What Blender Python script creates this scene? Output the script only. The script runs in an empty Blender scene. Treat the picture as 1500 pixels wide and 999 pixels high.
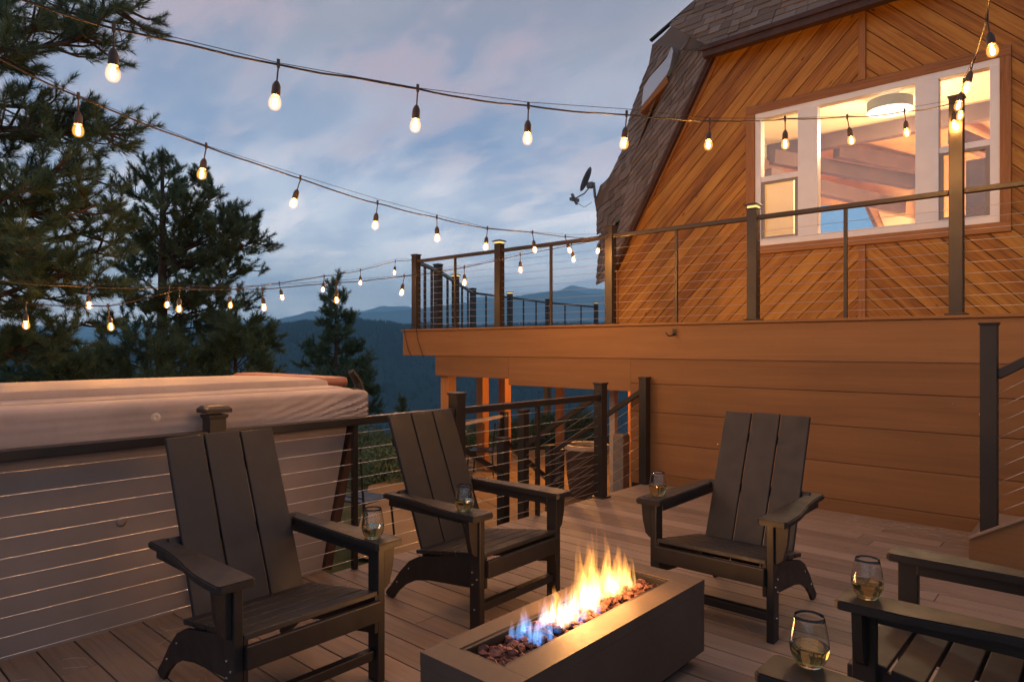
import bpy, bmesh, math, random
import numpy as np
from mathutils import Vector, Matrix, noise
random.seed(7)
C = bpy.context.scene.collection
S = bpy.context.scene
R = math.radians
PI = math.pi

# ------------------------------------------------------------------ camera
cam_d = bpy.data.cameras.new('camera'); cam = bpy.data.objects.new('camera', cam_d); C.objects.link(cam)
cam.location = (0, 0, 1.4); cam.rotation_euler = (R(90), 0, R(41.83))
cam_d.sensor_width = 36; cam_d.lens = 23.774
cam_d.shift_y = 0.0053
cam_d.clip_start = 0.05; cam_d.clip_end = 40000
S.camera = cam

# ------------------------------------------------------------------ light / exposure
EXPOSURE = 0.15
BULB = 1700.0          # radiance of each filament bulb
FIRE_W = 7.0          # watts of each of the lamps inside the fire
S.view_settings.view_transform = 'Standard'; S.view_settings.look = 'None'
S.view_settings.exposure = EXPOSURE; S.view_settings.gamma = 1
S.view_settings.use_curve_mapping = False
S.render.engine = 'CYCLES'
cy = S.cycles
cy.use_denoising = True
cy.max_bounces = 14; cy.diffuse_bounces = 3; cy.glossy_bounces = 3; cy.transmission_bounces = 14
cy.transparent_max_bounces = 12; cy.volume_bounces = 3
cy.sample_clamp_indirect = 3.0
cy.caustics_reflective = False; cy.caustics_refractive = False
cy.volume_step_rate = 1.0; cy.volume_max_steps = 64

W = bpy.data.worlds.new('World'); S.world = W; W.use_nodes = True


class NT:
    """tiny node-tree helper"""
    def __init__(s, nt, clear=True):
        s.t = nt
        if clear: nt.nodes.clear()
    def n(s, kind, ins=None, **kw):
        nd = s.t.nodes.new(kind)
        for k, v in kw.items(): setattr(nd, k, v)
        for k, v in (ins or {}).items():
            if isinstance(v, bpy.types.NodeSocket): s.t.links.new(v, nd.inputs[k])
            else: nd.inputs[k].default_value = v
        return nd
    def ramp(s, fac, stops, interp='LINEAR'):
        nd = s.t.nodes.new('ShaderNodeValToRGB'); cr = nd.color_ramp; cr.interpolation = interp
        while len(cr.elements) < len(stops): cr.elements.new(0.5)
        for e, (p, c) in zip(cr.elements, stops):
            e.position = p; e.color = (c[0], c[1], c[2], 1) if isinstance(c, (tuple, list)) else (c, c, c, 1)
        s.t.links.new(fac, nd.inputs[0]); return nd.outputs[0]
    def math(s, op, a, b=0.0, c=None):
        ins = {0: a, 1: b}
        if c is not None: ins[2] = c
        return s.n('ShaderNodeMath', ins, operation=op).outputs[0]
    def mix(s, fac, a, b, blend='MIX'):
        nd = s.n('ShaderNodeMix', data_type='RGBA', blend_type=blend)
        for i, v in ((0, fac), (6, a), (7, b)):
            if isinstance(v, bpy.types.NodeSocket): s.t.links.new(v, nd.inputs[i])
            elif i == 0: nd.inputs[0].default_value = v
            else: nd.inputs[i].default_value = (v[0], v[1], v[2], 1)
        return nd.outputs[2]
    def link(s, a, b): s.t.links.new(a, b)


def build_world():
    t = NT(W.node_tree)
    tc = t.n('ShaderNodeTexCoord').outputs['Generated']
    sky = t.n('ShaderNodeTexSky', sky_type='NISHITA', sun_disc=False, sun_elevation=R(1.0), sun_rotation=R(250), altitude=2400)
    sep = t.n('ShaderNodeSeparateXYZ', {0: tc})
    z = sep.outputs[2]
    zc = t.math('MAXIMUM', z, 0.0)
    # dusk gradient of the clear sky
    base = t.ramp(zc, [(0.0, (2.5, 2.55, 2.8)), (0.06, (2.2, 2.2, 2.3)), (0.12, (1.75, 1.76, 1.86)), (0.20, (1.05, 1.08, 1.20)), (0.29, (.44, .50, .67)), (0.42, (.415, .39, .44)), (1.0, (.27, .27, .35))])
    # cloud layer on a plane overhead
    inv = t.math('DIVIDE', 1.0, t.math('ADD', zc, 0.22))
    cx = t.math('MULTIPLY', sep.outputs[0], inv); cyv = t.math('MULTIPLY', sep.outputs[1], inv)
    vec = t.n('ShaderNodeCombineXYZ', {0: cx, 1: cyv, 2: 0.0}).outputs[0]
    mp = t.n('ShaderNodeMapping', {'Vector': vec, 'Rotation': (0, 0, R(-48)), 'Scale': (1.25, 2.0, 1.0), 'Location': (0.4, 0.1, 0)}).outputs[0]
    n1 = t.n('ShaderNodeTexNoise', {'Vector': mp, 'Scale': 1.35, 'Detail': 6.0, 'Roughness': 0.56, 'Distortion': 0.25}).outputs[0]
    mp2 = t.n('ShaderNodeMapping', {'Vector': vec, 'Rotation': (0, 0, R(-42)), 'Scale': (1.1, 2.3, 1.0), 'Location': (3.4, 1.1, 2)}).outputs[0]
    n2 = t.n('ShaderNodeTexNoise', {'Vector': mp2, 'Scale': 1.9, 'Detail': 7.0, 'Roughness': 0.6, 'Distortion': 0.3}).outputs[0]
    m1 = t.ramp(n1, [(0.42, 0.0), (0.58, 1.0)], 'EASE')
    m2 = t.ramp(n2, [(0.43, 0.0), (0.62, 1.0)], 'EASE')
    cloudc = t.ramp(zc, [(0.0, (2.4, 2.35, 2.5)), (0.14, (2.1, 1.92, 1.9)), (0.21, (1.5, 1.36, 1.37)), (0.30, (.66, .65, .76)), (0.42, (.54, .47, .51)), (1.0, (.31, .29, .36))])
    darkc = t.ramp(zc, [(0.0, (1.5, 1.65, 2.0)), (0.12, (1.05, 1.14, 1.36)), (0.20, (.62, .70, .92)), (0.28, (.27, .36, .59)), (0.45, (.325, .31, .385)), (1.0, (.24, .23, .31))])
    c = t.mix(t.math('MULTIPLY', m1, 0.72), base, darkc)
    c = t.mix(t.math('MULTIPLY', m2, 0.85), c, cloudc)
    # pink lining of the high cloud
    pk = t.math('MULTIPLY', t.math('MULTIPLY', m2, t.ramp(n1, [(0.38, 0.0), (0.56, 1.0)])), t.ramp(zc, [(0.14, 0.0), (0.34, 1.0)]))
    c = t.mix(t.math('MULTIPLY', pk, 0.60), c, (.62, .43, .48))
    low = t.ramp(z, [(0.42, (.06, .075, .11)), (0.5, (1, 1, 1))])
    zz = t.math('ADD', t.math('MULTIPLY', z, 0.5), 0.5)
    t.link(zz, low.node.inputs[0])
    c = t.mix(1.0, c, low, 'MULTIPLY')
    b1 = t.n('ShaderNodeBackground', {'Color': c, 'Strength': 1.0})
    b2 = t.n('ShaderNodeBackground', {'Color': sky.outputs[0], 'Strength': 0.05})
    ad = t.n('ShaderNodeAddShader', {0: b1.outputs[0], 1: b2.outputs[0]})
    out = t.n('ShaderNodeOutputWorld'); t.link(ad.outputs[0], out.inputs[0])
build_world()

sun_d = bpy.data.lights.new('dusk_sun', 'SUN'); sun = bpy.data.objects.new('dusk_sun', sun_d); C.objects.link(sun)
sun_d.energy = 0.10; sun_d.angle = R(30); sun_d.color = (1.0, .78, .72)
sun.rotation_euler = (R(72), 0, R(-20)); sun.location = (0, 0, 30)


# ------------------------------------------------------------------ materials
def mat(name, fn):
    m = bpy.data.materials.new(name); m.use_nodes = True
    t = NT(m.node_tree); out = t.n('ShaderNodeOutputMaterial')
    r = fn(t, out)
    if r is not None: t.link(r, out.inputs['Surface'])
    return m

def obj_co(t): return t.n('ShaderNodeTexCoord').outputs['Object']
def rand(t): return t.n('ShaderNodeObjectInfo').outputs['Random']
def noise_f(t, vec, scale, detail=3, rough=.55, mscale=None, dist=0.0):
    if mscale: vec = t.n('ShaderNodeMapping', {'Vector': vec, 'Scale': mscale}).outputs[0]
    return t.n('ShaderNodeTexNoise', {'Vector': vec, 'Scale': scale, 'Detail': detail, 'Roughness': rough, 'Distortion': dist}).outputs[0]
def bump(t, h, strength, dist=.002):
    return t.n('ShaderNodeBump', {'Height': h, 'Strength': strength, 'Distance': dist}).outputs[0]
def pbsdf(t, col, rough=.5, metal=0.0, normal=None, spec=0.5, **kw):
    ins = {'Base Color': col if isinstance(col, bpy.types.NodeSocket) else (*col, 1), 'Roughness': rough, 'Metallic': metal, 'Specular IOR Level': spec}
    if normal is not None: ins['Normal'] = normal
    ins.update(kw)
    return t.n('ShaderNodeBsdfPrincipled', ins).outputs[0]

def simple(name, col, rough=.5, metal=0, var=.18, scale=6, bstr=.0, bscale=120, spec=.5):
    def f(t, o):
        co = obj_co(t); n = noise_f(t, co, scale, 4)
        a = tuple(max(0, c*(1-var)) for c in col); b = tuple(c*(1+var) for c in col)
        c = t.ramp(n, [(.3, a), (.7, b)])
        nn = bump(t, noise_f(t, co, bscale, 2), bstr) if bstr else None
        rr = t.ramp(noise_f(t, co, scale*2.3, 3), [(.3, rough*.85), (.7, min(1, rough*1.15))])
        return pbsdf(t, c, rr, metal, nn, spec)
    return mat(name, f)

def toned_wood(name, lo, mid, hi, gscale=9.0, knots=True, rough=.55, toneamp=1.0, bstr=.35):
    """boards with a UV map (u along the grain, v across, offset per board) and a tone per board"""
    def f(t, o):
        uv = t.n('ShaderNodeUVMap', uv_map='grain').outputs[0]
        tone = t.n('ShaderNodeAttribute', attribute_name='tone').outputs['Fac']
        g = noise_f(t, uv, gscale, 5, .6, (0.35, 6.5, 1.0), .6)
        g2 = noise_f(t, uv, gscale*4, 3, .6, (0.10, 7.0, 1.0), .2)
        big = noise_f(t, uv, 1.6, 3, .5, (0.5, 1.5, 1))
        v = t.math('ADD', t.math('MULTIPLY', g, .55), t.math('ADD', t.math('MULTIPLY', g2, .2), t.math('MULTIPLY', big, .25)))
        v = t.math('ADD', v, t.math('MULTIPLY', t.math('SUBTRACT', tone, .5), .34*toneamp))
        c = t.ramp(v, [(.27, lo), (.48, mid), (.72, hi)])
        if knots:
            vo = t.n('ShaderNodeTexVoronoi', {'Vector': t.n('ShaderNodeMapping', {'Vector': uv, 'Scale': (1.0, 2.2, 1)}).outputs[0], 'Scale': 2.1, 'Randomness': 1.0}).outputs['Distance']
            k = t.ramp(vo, [(.02, 1.0), (.055, 0.0)])
            c = t.mix(t.math('MULTIPLY', k, .75), c, tuple(x*.28 for x in lo))
        return pbsdf(t, c, rough, 0, bump(t, t.math('ADD', g, g2), bstr, .0015), .35)
    return mat(name, f)

M = {}
def f_cedar(t, o):
    uv = t.n('ShaderNodeUVMap', uv_map='grain').outputs[0]
    tone = t.n('ShaderNodeAttribute', attribute_name='tone').outputs['Fac']
    g = noise_f(t, uv, 5.0, 6, .62, (0.32, 6.5, 1.0), .8)
    g2 = noise_f(t, uv, 22.0, 3, .6, (0.10, 7.0, 1.0), .2)
    st_ = noise_f(t, uv, 2.2, 4, .6, (0.55, 3.2, 1), .4)          # weathered patches, long with the grain
    v = t.math('ADD', t.math('MULTIPLY', g, .50), t.math('ADD', t.math('MULTIPLY', g2, .16), t.math('MULTIPLY', st_, .34)))
    v = t.math('ADD', v, t.math('MULTIPLY', t.math('SUBTRACT', tone, .5), .11))
    c = t.ramp(v, [(.31, (.085, .026, .006)), (.42, (.28, .100, .013)), (.54, (.43, .185, .026)), (.70, (.58, .30, .056))])
    vo = t.n('ShaderNodeTexVoronoi', {'Vector': t.n('ShaderNodeMapping', {'Vector': uv, 'Scale': (1.0, 2.4, 1)}).outputs[0], 'Scale': 2.6, 'Randomness': 1.0}).outputs['Distance']
    k = t.ramp(vo, [(.03, 1.0), (.09, 0.0)])
    c = t.mix(t.math('MULTIPLY', k, .8), c, (.035, .012, .004))
    return pbsdf(t, c, t.ramp(g2, [(.3, .42), (.7, .62)]), 0, bump(t, t.math('ADD', g, g2), .45, .002), .35)
M['cedar'] = mat('cedar', f_cedar)
M['cedar_trim'] = toned_wood('cedar_trim', (.18, .068, .020), (.33, .140, .045), (.45, .215, .08), knots=False, toneamp=.6)
M['deck'] = toned_wood('deck_composite', (.165, .119, .088), (.245, .178, .130), (.325, .244, .186), gscale=4.0, knots=False, rough=.62, toneamp=.9, bstr=.25)
M['fascia'] = toned_wood('fascia_composite', (.160, .079, .030), (.215, .107, .041), (.270, .138, .056), gscale=1.6, knots=False, rough=.6, toneamp=.55, bstr=.2)
M['post_wood'] = toned_wood('post_wood', (.26, .10, .03), (.38, .16, .05), (.50, .23, .08), knots=False, toneamp=.5)
M['rail'] = simple('rail_metal', (.019, .015, .013), .42, .0, .2, 5, .05, 200)
M['rail_up'] = simple('rail_warm_lit', (.033, .024, .016), .42, .0, .2, 5, .05, 200)  # browner copy of the rail colour, with the warm light painted in
M['steel'] = simple('steel_cable', (.70, .66, .60), .32, .85, .08, 30)
M['bolt'] = simple('bolt_steel', (.75, .72, .68), .25, 1.0, .05, 30)
M['blackm'] = simple('black_metal', (.018, .017, .017), .5, .2, .2, 8)
M['vinyl'] = None
M['tubskin'] = simple('tub_cabinet', (.28, .235, .21), .6, 0, .10, 3, .08, 60)
M['brownwood'] = simple('red_brown_wood', (.060, .026, .017), .6, 0, .3, 9, .2, 90)
M['white'] = simple('white_vinyl_frame', (.82, .82, .83), .4, 0, .03, 8)
M['screen'] = simple('grey_screen_frame', (.28, .25, .24), .5, 0, .05, 8)
M['cream'] = simple('cream_plaster', (.80, .66, .44), .8, 0, .04, 4)
M['beam'] = simple('interior_beam', (.12, .065, .05), .6, 0, .25, 5)
M['pine_panel'] = simple('interior_panel', (.66, .34, .14), .6, 0, .25, 4)
M['rubber'] = simple('cord_rubber', (.022, .015, .011), .6, 0, .2, 20)
M['socket'] = simple('lamp_socket', (.040, .024, .014), .5, 0, .2, 30)
M['drum'] = simple('drum_shade', (.32, .38, .44), .8, 0, .05, 30)
M['dish'] = simple('dish_metal', (.12, .14, .16), .45, .3, .1, 10)
M['concrete'] = simple('grey_post_concrete', (.23, .21, .19), .85, 0, .2, 14, .3, 80)
M['pale'] = simple('pale_wood', (.55, .47, .38), .7, 0, .15, 12)
M['planter'] = simple('planter_dark', (.05, .035, .027), .7, 0, .25, 9)
M['rock'] = None
M['bark'] = simple('pine_bark', (.060, .040, .030), .9, 0, .45, 14, .5, 40)

def f_chair(t, o):
    co = obj_co(t)
    n = noise_f(t, co, 3.0, 4, .6)
    g = noise_f(t, co, 60, 3, .6, (.06, 1, .06))
    c = t.ramp(n, [(.3, (.0105, .0088, .0088)), (.7, (.0165, .0138, .0136))])
    rr = t.ramp(noise_f(t, co, 14, 4), [(.3, .44), (.7, .60)])
    return pbsdf(t, c, rr, 0, bump(t, t.math('ADD', g, noise_f(t, co, 240, 2)), .16, .001), .50)
M['chair'] = mat('poly_lumber', f_chair)

def f_vinyl(t, o):
    co = obj_co(t)
    n = noise_f(t, co, 2.2, 5, .6); n2 = noise_f(t, co, 26, 4, .6)
    c = t.ramp(t.math('ADD', t.math('MULTIPLY', n, .8), t.math('MULTIPLY', n2, .2)), [(.3, (.31, .255, .23)), (.7, (.43, .36, .33))])
    leather = noise_f(t, co, 170, 3)
    return pbsdf(t, c, .66, 0, bump(t, leather, .18, .001), .35)
M['vinyl'] = mat('tub_cover_vinyl', f_vinyl)

def f_table(t, o):
    co = obj_co(t)
    n = noise_f(t, co, 3.5, 5, .6); n2 = noise_f(t, co, 45, 3)
    c = t.ramp(n, [(.3, (.062, .046, .036)), (.7, (.094, .070, .054))])
    rr = t.ramp(t.math('ADD', t.math('MULTIPLY', n, .6), t.math('MULTIPLY', n2, .4)), [(.3, .50), (.7, .68)])
    return pbsdf(t, c, rr, 0, bump(t, n2, .10, .0008), .5)
M['table'] = mat('firetable_metal', f_table)

def f_rock(t, o):
    co = obj_co(t)
    tone = t.n('ShaderNodeAttribute', attribute_name='tone').outputs['Fac']
    n = noise_f(t, co, 60, 4, .7)
    v = t.math('ADD', t.math('MULTIPLY', n, .5), t.math('MULTIPLY', tone, .5))
    c = t.ramp(v, [(.2, (.038, .016, .013)), (.5, (.13, .055, .045)), (.8, (.25, .115, .095))])
    return pbsdf(t, c, .85, 0, bump(t, n, .9, .004), .3)
M['rock'] = mat('lava_rock', f_rock)

def f_shingle(t, o):
    co = obj_co(t)
    tone = t.n('ShaderNodeAttribute', attribute_name='tone').outputs['Fac']
    n = noise_f(t, co, 160, 3, .7); n2 = noise_f(t, co, 1.3, 3)
    v = t.math('ADD', t.math('MULTIPLY', tone, .62), t.math('ADD', t.math('MULTIPLY', n, .22), t.math('MULTIPLY', n2, .16)))
    c = t.ramp(v, [(.12, (.15, .104, .076)), (.45, (.22, .155, .115)), (.62, (.25, .18, .136)), (.9, (.30, .225, .178))])
    return pbsdf(t, c, .9, 0, bump(t, n, .6, .003), .2)
M['shingle'] = mat('asphalt_shingle', f_shingle)

def emit(name, col, st):
    return mat(name, lambda t, o: t.n('ShaderNodeEmission', {'Color': (*col, 1), 'Strength': st}).outputs[0])
M['bulb_core'] = emit('bulb_filament', (1.0, .43, .095), BULB)
def f_env(t, o):
    t.link(t.n('ShaderNodeEmission', {'Color': (1.0, .42, .075, 1), 'Strength': 34.0}).outputs[0], o.inputs['Volume'])
M['bulb'] = mat('bulb_glow', f_env)
M['cap_led'] = emit('cap_led', (1.0, .66, .22), 1.3)
M['drum_led'] = emit('ceiling_lamp_glow', (1.0, .80, .52), 3.5)

def f_glass(t, o):
    return t.n('ShaderNodeBsdfGlass', {'Color': (.97, .98, .98, 1), 'Roughness': 0.0, 'IOR': 1.46}).outputs[0]
M['glass'] = mat('clear_glass', f_glass)
def f_wine(t, o):
    t.link(t.n('ShaderNodeVolumeAbsorption', {'Color': (.93, .78, .34, 1), 'Density': 9.0}).outputs[0], o.inputs['Volume'])
    return t.n('ShaderNodeBsdfGlass', {'Color': (1, .96, .80, 1), 'Roughness': 0.0, 'IOR': 1.34}).outputs[0]
M['wine'] = mat('white_wine', f_wine)
def f_pane(t, o):
    fr = t.n('ShaderNodeFresnel', {'IOR': 1.5}).outputs[0]
    tr = t.n('ShaderNodeBsdfTransparent', {'Color': (.93, .94, .93, 1)}).outputs[0]
    gl = t.n('ShaderNodeBsdfGlossy', {'Color': (1, 1, 1, 1), 'Roughness': .015}).outputs[0]
    return t.n('ShaderNodeMixShader', {0: t.math('MULTIPLY', fr, 1.7), 1: tr, 2: gl}).outputs[0]
M['pane'] = mat('window_glass', f_pane)
def f_sky_pane(t, o):
    return t.n('ShaderNodeBsdfTransparent', {'Color': (.8, .86, .92, 1)}).outputs[0]
M['skydome'] = mat('skylight_acrylic', lambda t, o: pbsdf(t, (.42, .56, .74), .12, 0, None, .8))  # pale blue base colour carries the reflected sky

def f_needle(t, o):
    co = obj_co(t)
    tone = t.n('ShaderNodeAttribute', attribute_name='tone').outputs['Fac']
    c = t.ramp(tone, [(.0, (.044, .088, .058)), (.5, (.092, .160, .096)), (1.0, (.16, .225, .12))])
    d = t.n('ShaderNodeBsdfPrincipled', {'Base Color': c, 'Roughness': .6, 'Specular IOR Level': .25}).outputs[0]
    tl = t.n('ShaderNodeBsdfTranslucent', {'Color': c}).outputs[0]
    return t.n('ShaderNodeMixShader', {0: .25, 1: d, 2: tl}).outputs[0]
M['needle'] = mat('pine_needles', f_needle)

def f_ground(t, o):
    co = obj_co(t)
    n = noise_f(t, co, .35, 5); n2 = noise_f(t, co, 9, 4, .7)
    c = t.ramp(t.math('ADD', t.math('MULTIPLY', n, .6), t.math('MULTIPLY', n2, .4)), [(.35, (.030, .040, .018)), (.5, (.060, .070, .028)), (.68, (.13, .105, .055))])
    return pbsdf(t, c, .95, 0, bump(t, n2, .6, .03), .1)
M['ground'] = mat('meadow_ground', f_ground)
def f_hill(t, o):
    co = obj_co(t)
    n = noise_f(t, co, .02, 6, .7); n2 = noise_f(t, co, .0035, 3)
    c = t.ramp(t.math('ADD', t.math('MULTIPLY', n, .6), t.math('MULTIPLY', n2, .4)), [(.35, (.006, .014, .013)), (.65, (.016, .030, .026))])
    return pbsdf(t, c, .95, 0, None, .05)
M['hill'] = mat('forested_hill', f_hill)
M['mountain'] = simple('far_mountain', (.075, .085, .080), .95, 0, .35, .0015, spec=.05)
def f_patio(t, o):
    co = obj_co(t)
    n = noise_f(t, co, 2.0, 5); n2 = noise_f(t, co, 60, 3)
    c = t.ramp(t.math('ADD', t.math('MULTIPLY', n, .6), t.math('MULTIPLY', n2, .4)), [(.35, (.26, .17, .085)), (.65, (.40, .27, .14))])
    return pbsdf(t, c, .95, 0, bump(t, n2, .5, .01), .1)
M['patio'] = mat('sandy_patio', f_patio)


# ------------------------------------------------------------------ mesh helpers
class MB:
    """collects shapes in world (or local) metres and links them as ONE mesh object"""
    def __init__(s): s.v = []; s.f = []; s.tone = []; s.uv = {}
    def add(s, vs, fs, tone=None, uvs=None):
        b = len(s.v); s.v += [tuple(v) for v in vs]
        for i, f in enumerate(fs):
            s.f.append(tuple(b+k for k in f)); s.tone.append(random.random() if tone is None else tone)
            if uvs is not None: s.uv[len(s.f)-1] = [uvs[k] for k in f]
        return s
    def box(s, a, b, tone=None, grain=None, bev=0.0, mtx=None):
        """axis box from a to b; grain axis index gives UVs along that axis"""
        x0, y0, z0 = a; x1, y1, z1 = b
        if bev > 0:
            bm = bmesh.new(); bmesh.ops.create_cube(bm, size=1)
            for v in bm.verts: v.co = Vector(((x0+x1)/2+v.co.x*(x1-x0), (y0+y1)/2+v.co.y*(y1-y0), (z0+z1)/2+v.co.z*(z1-z0)))
            bmesh.ops.bevel(bm, geom=list(bm.edges), offset=bev, segments=2, affect='EDGES', profile=.5)
            vs = [v.co.copy() for v in bm.verts]; bm.verts.index_update(); fs = [[v.index for v in f.verts] for f in bm.faces]; bm.free()
        else:
            vs = [Vector(p) for p in ((x0,y0,z0),(x1,y0,z0),(x1,y1,z0),(x0,y1,z0),(x0,y0,z1),(x1,y0,z1),(x1,y1,z1),(x0,y1,z1))]
            fs = [(3,2,1,0),(4,5,6,7),(0,1,5,4),(1,2,6,5),(2,3,7,6),(3,0,4,7)]
        uvs = None
        if grain is not None:
            o1, o2 = random.uniform(0, 40), random.uniform(0, 40)
            oth = [i for i in range(3) if i != grain]
            uvs = [(v[grain]+o1, v[oth[0]]+v[oth[1]]+o2) for v in vs]
        if mtx is not None: vs = [mtx @ v for v in vs]
        return s.add(vs, fs, random.random() if tone is None else tone, uvs)
    def bar(s, p, q, w, h, up=(0,0,1), bev=0.0, grain=False, tone=None):
        """rectangular bar from p to q, w wide, h high"""
        p = Vector(p); q = Vector(q); d = q-p; L = d.length; d.normalize(); up = Vector(up)
        sd = d.cross(up).normalized(); u = sd.cross(d).normalized()
        m = Matrix(((d.x, sd.x, u.x, p.x), (d.y, sd.y, u.y, p.y), (d.z, sd.z, u.z, p.z), (0,0,0,1)))
        return s.box((0, -w/2, -h/2), (L, w/2, h/2), tone, 0 if grain else None, bev, m)
    def tube(s, pts, r, n=8, cap=True, tone=None):
        pts = [Vector(p) for p in pts]; rs = r if isinstance(r, (list, tuple)) else [r]*len(pts)
        vs = []; fs = []; ref = None
        for i, p in enumerate(pts):
            d = (pts[min(i+1, len(pts)-1)]-pts[max(i-1, 0)])
            if d.length < 1e-9: d = Vector((0,0,1))
            d.normalize()
            if ref is None: ref = Vector((0,0,1)) if abs(d.z) < .9 else Vector((1,0,0))
            a = d.cross(ref).normalized(); b = d.cross(a).normalized(); ref = b.cross(d) if False else ref
            for k in range(n):
                an = 2*PI*k/n; vs.append(p+(a*math.cos(an)+b*math.sin(an))*rs[i])
        for i in range(len(pts)-1):
            for k in range(n):
                k2 = (k+1) % n; fs.append((i*n+k, i*n+k2, (i+1)*n+k2, (i+1)*n+k))
        if cap: fs += [tuple(range(n-1, -1, -1)), tuple((len(pts)-1)*n+k for k in range(n))]
        return s.add(vs, fs, random.random() if tone is None else tone)
    def lathe(s, prof, c=(0,0,0), n=24, mtx=None, tone=None, closed=False):
        """profile of (radius, z); ends with r=0 become poles; closed joins last ring to first"""
        c = Vector(c); vs = []; rings = []
        for r, z in prof:
            if r <= 1e-7: rings.append([len(vs)]); vs.append(Vector((0, 0, z)))
            else:
                rings.append(list(range(len(vs), len(vs)+n)))
                vs += [Vector((r*math.cos(2*PI*k/n), r*math.sin(2*PI*k/n), z)) for k in range(n)]
        fs = []; m = len(rings)
        for i in range(m if closed else m-1):
            A, B = rings[i], rings[(i+1) % m]
            for k in range(n):
                k2 = (k+1) % n
                if len(A) == 1 and len(B) == 1: continue
                if len(A) == 1: fs.append((A[0], B[k2], B[k]))
                elif len(B) == 1: fs.append((A[k], A[k2], B[0]))
                else: fs.append((A[k], A[k2], B[k2], B[k]))
        vs = [(mtx @ v if mtx is not None else v)+c for v in vs]
        return s.add(vs, fs, random.random() if tone is None else tone)
    def prism(s, poly, dvec, tone=None, uvs=None):
        """polygon of 3D points extruded by dvec"""
        a = [Vector(p) for p in poly]; d = Vector(dvec); n = len(a)
        nn = Vector((0,0,0))
        for i in range(n): nn += a[i].cross(a[(i+1) % n])
        vs = a+[p+d for p in a]
        fs = [tuple(range(n-1, -1, -1)), tuple(range(n, 2*n))]+[(i, (i+1) % n, n+(i+1) % n, n+i) for i in range(n)]
        if nn.dot(d) < 0: fs = [tuple(reversed(f)) for f in fs]
        return s.add(vs, fs, random.random() if tone is None else tone, None if uvs is None else list(uvs)+list(uvs))
    def build(s, name, m, parent=None, smooth=False, local=False, angle=None, off=None):
        me = bpy.data.meshes.new(name)
        o3 = Vector((0,0,0))
        if parent is not None and not local:
            p = parent
            while p is not None: o3 = o3+p.location; p = p.parent
        me.from_pydata([Vector(v)-o3 for v in s.v], [], s.f); me.update()
        at = me.attributes.new('tone', 'FLOAT', 'FACE'); at.data.foreach_set('value', s.tone)
        if s.uv:
            ul = me.uv_layers.new(name='grain')
            for p in me.polygons:
                u = s.uv.get(p.index)
                if u:
                    for li, c in zip(p.loop_indices, u): ul.data[li].uv = c
        if smooth:
            me.polygons.foreach_set('use_smooth', [True]*len(me.polygons))
            if angle is not None:
                bm = bmesh.new(); bm.from_mesh(me)
                for e in bm.edges:
                    if len(e.link_faces) == 2 and e.calc_face_angle(0) > R(angle): e.smooth = False
                bm.to_mesh(me); bm.free()
        me.materials.append(m)
        o = bpy.data.objects.new(name, me); C.objects.link(o)
        if parent is not None: o.parent = parent
        return o

def np_obj(name, v, f, m, parent=None, tone=None, smooth=False):
    """mesh object straight from numpy arrays (v: Nx3, f: Mxk)"""
    me = bpy.data.meshes.new(name); k = f.shape[1]
    me.vertices.add(len(v)); me.vertices.foreach_set('co', v.astype(np.float32).ravel())
    me.loops.add(f.size); me.loops.foreach_set('vertex_index', f.astype(np.int32).ravel())
    me.polygons.add(len(f)); me.polygons.foreach_set('loop_start', np.arange(0, f.size, k, dtype=np.int32))
    me.polygons.foreach_set('loop_total', np.full(len(f), k, dtype=np.int32))
    if smooth: me.polygons.foreach_set('use_smooth', np.ones(len(f), dtype=bool))
    me.update(calc_edges=True)
    if tone is not None:
        at = me.attributes.new('tone', 'FLOAT', 'FACE'); at.data.foreach_set('value', tone.astype(np.float32))
    me.materials.append(m); o = bpy.data.objects.new(name, me); C.objects.link(o)
    if parent is not None: o.parent = parent
    return o

def tag(o, label, cat, group=None):
    o['label'] = label; o['category'] = cat
    if group: o['group'] = group
    return o
def thing(name, label, cat, loc=(0,0,0), rz=0, group=None):
    o = bpy.data.objects.new(name, None); C.objects.link(o); o.location = loc; o.rotation_euler = (0,0,rz)
    o.empty_display_size = .2
    return tag(o, label, cat, group)
def struct(o, kind='structure'): o['kind'] = kind; return o
def dup(root, loc, rz, label, group=None):
    r = root.copy(); C.objects.link(r); r.location = loc; r.rotation_euler = (0,0,rz); r['label'] = label
    for ch in list(root.children):
        c = ch.copy(); C.objects.link(c); c.parent = r
        for g in list(ch.children):
            d = g.copy(); C.objects.link(d); d.parent = c
    return r

def clip(poly, a, b, c):
    """keep the part of a 2D polygon where a*x+b*y+c >= 0"""
    out = []
    for i in range(len(poly)):
        p, q = poly[i], poly[(i+1) % len(poly)]
        dp, dq = a*p[0]+b*p[1]+c, a*q[0]+b*q[1]+c
        if dp >= 0: out.append(p)
        if (dp > 0 > dq) or (dp < 0 < dq):
            k = dp/(dp-dq); out.append((p[0]+(q[0]-p[0])*k, p[1]+(q[1]-p[1])*k))
    return out
def area2(p): return abs(sum(p[i][0]*p[(i+1) % len(p)][1]-p[(i+1) % len(p)][0]*p[i][1] for i in range(len(p))))/2

# ================================================================== THE SETTING
FW = np.array([-math.sin(R(41.83)), math.cos(R(41.83))]); RT = np.array([math.cos(R(41.83)), math.sin(R(41.83))])
GZ = -0.70   # level of the lower garden

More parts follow.
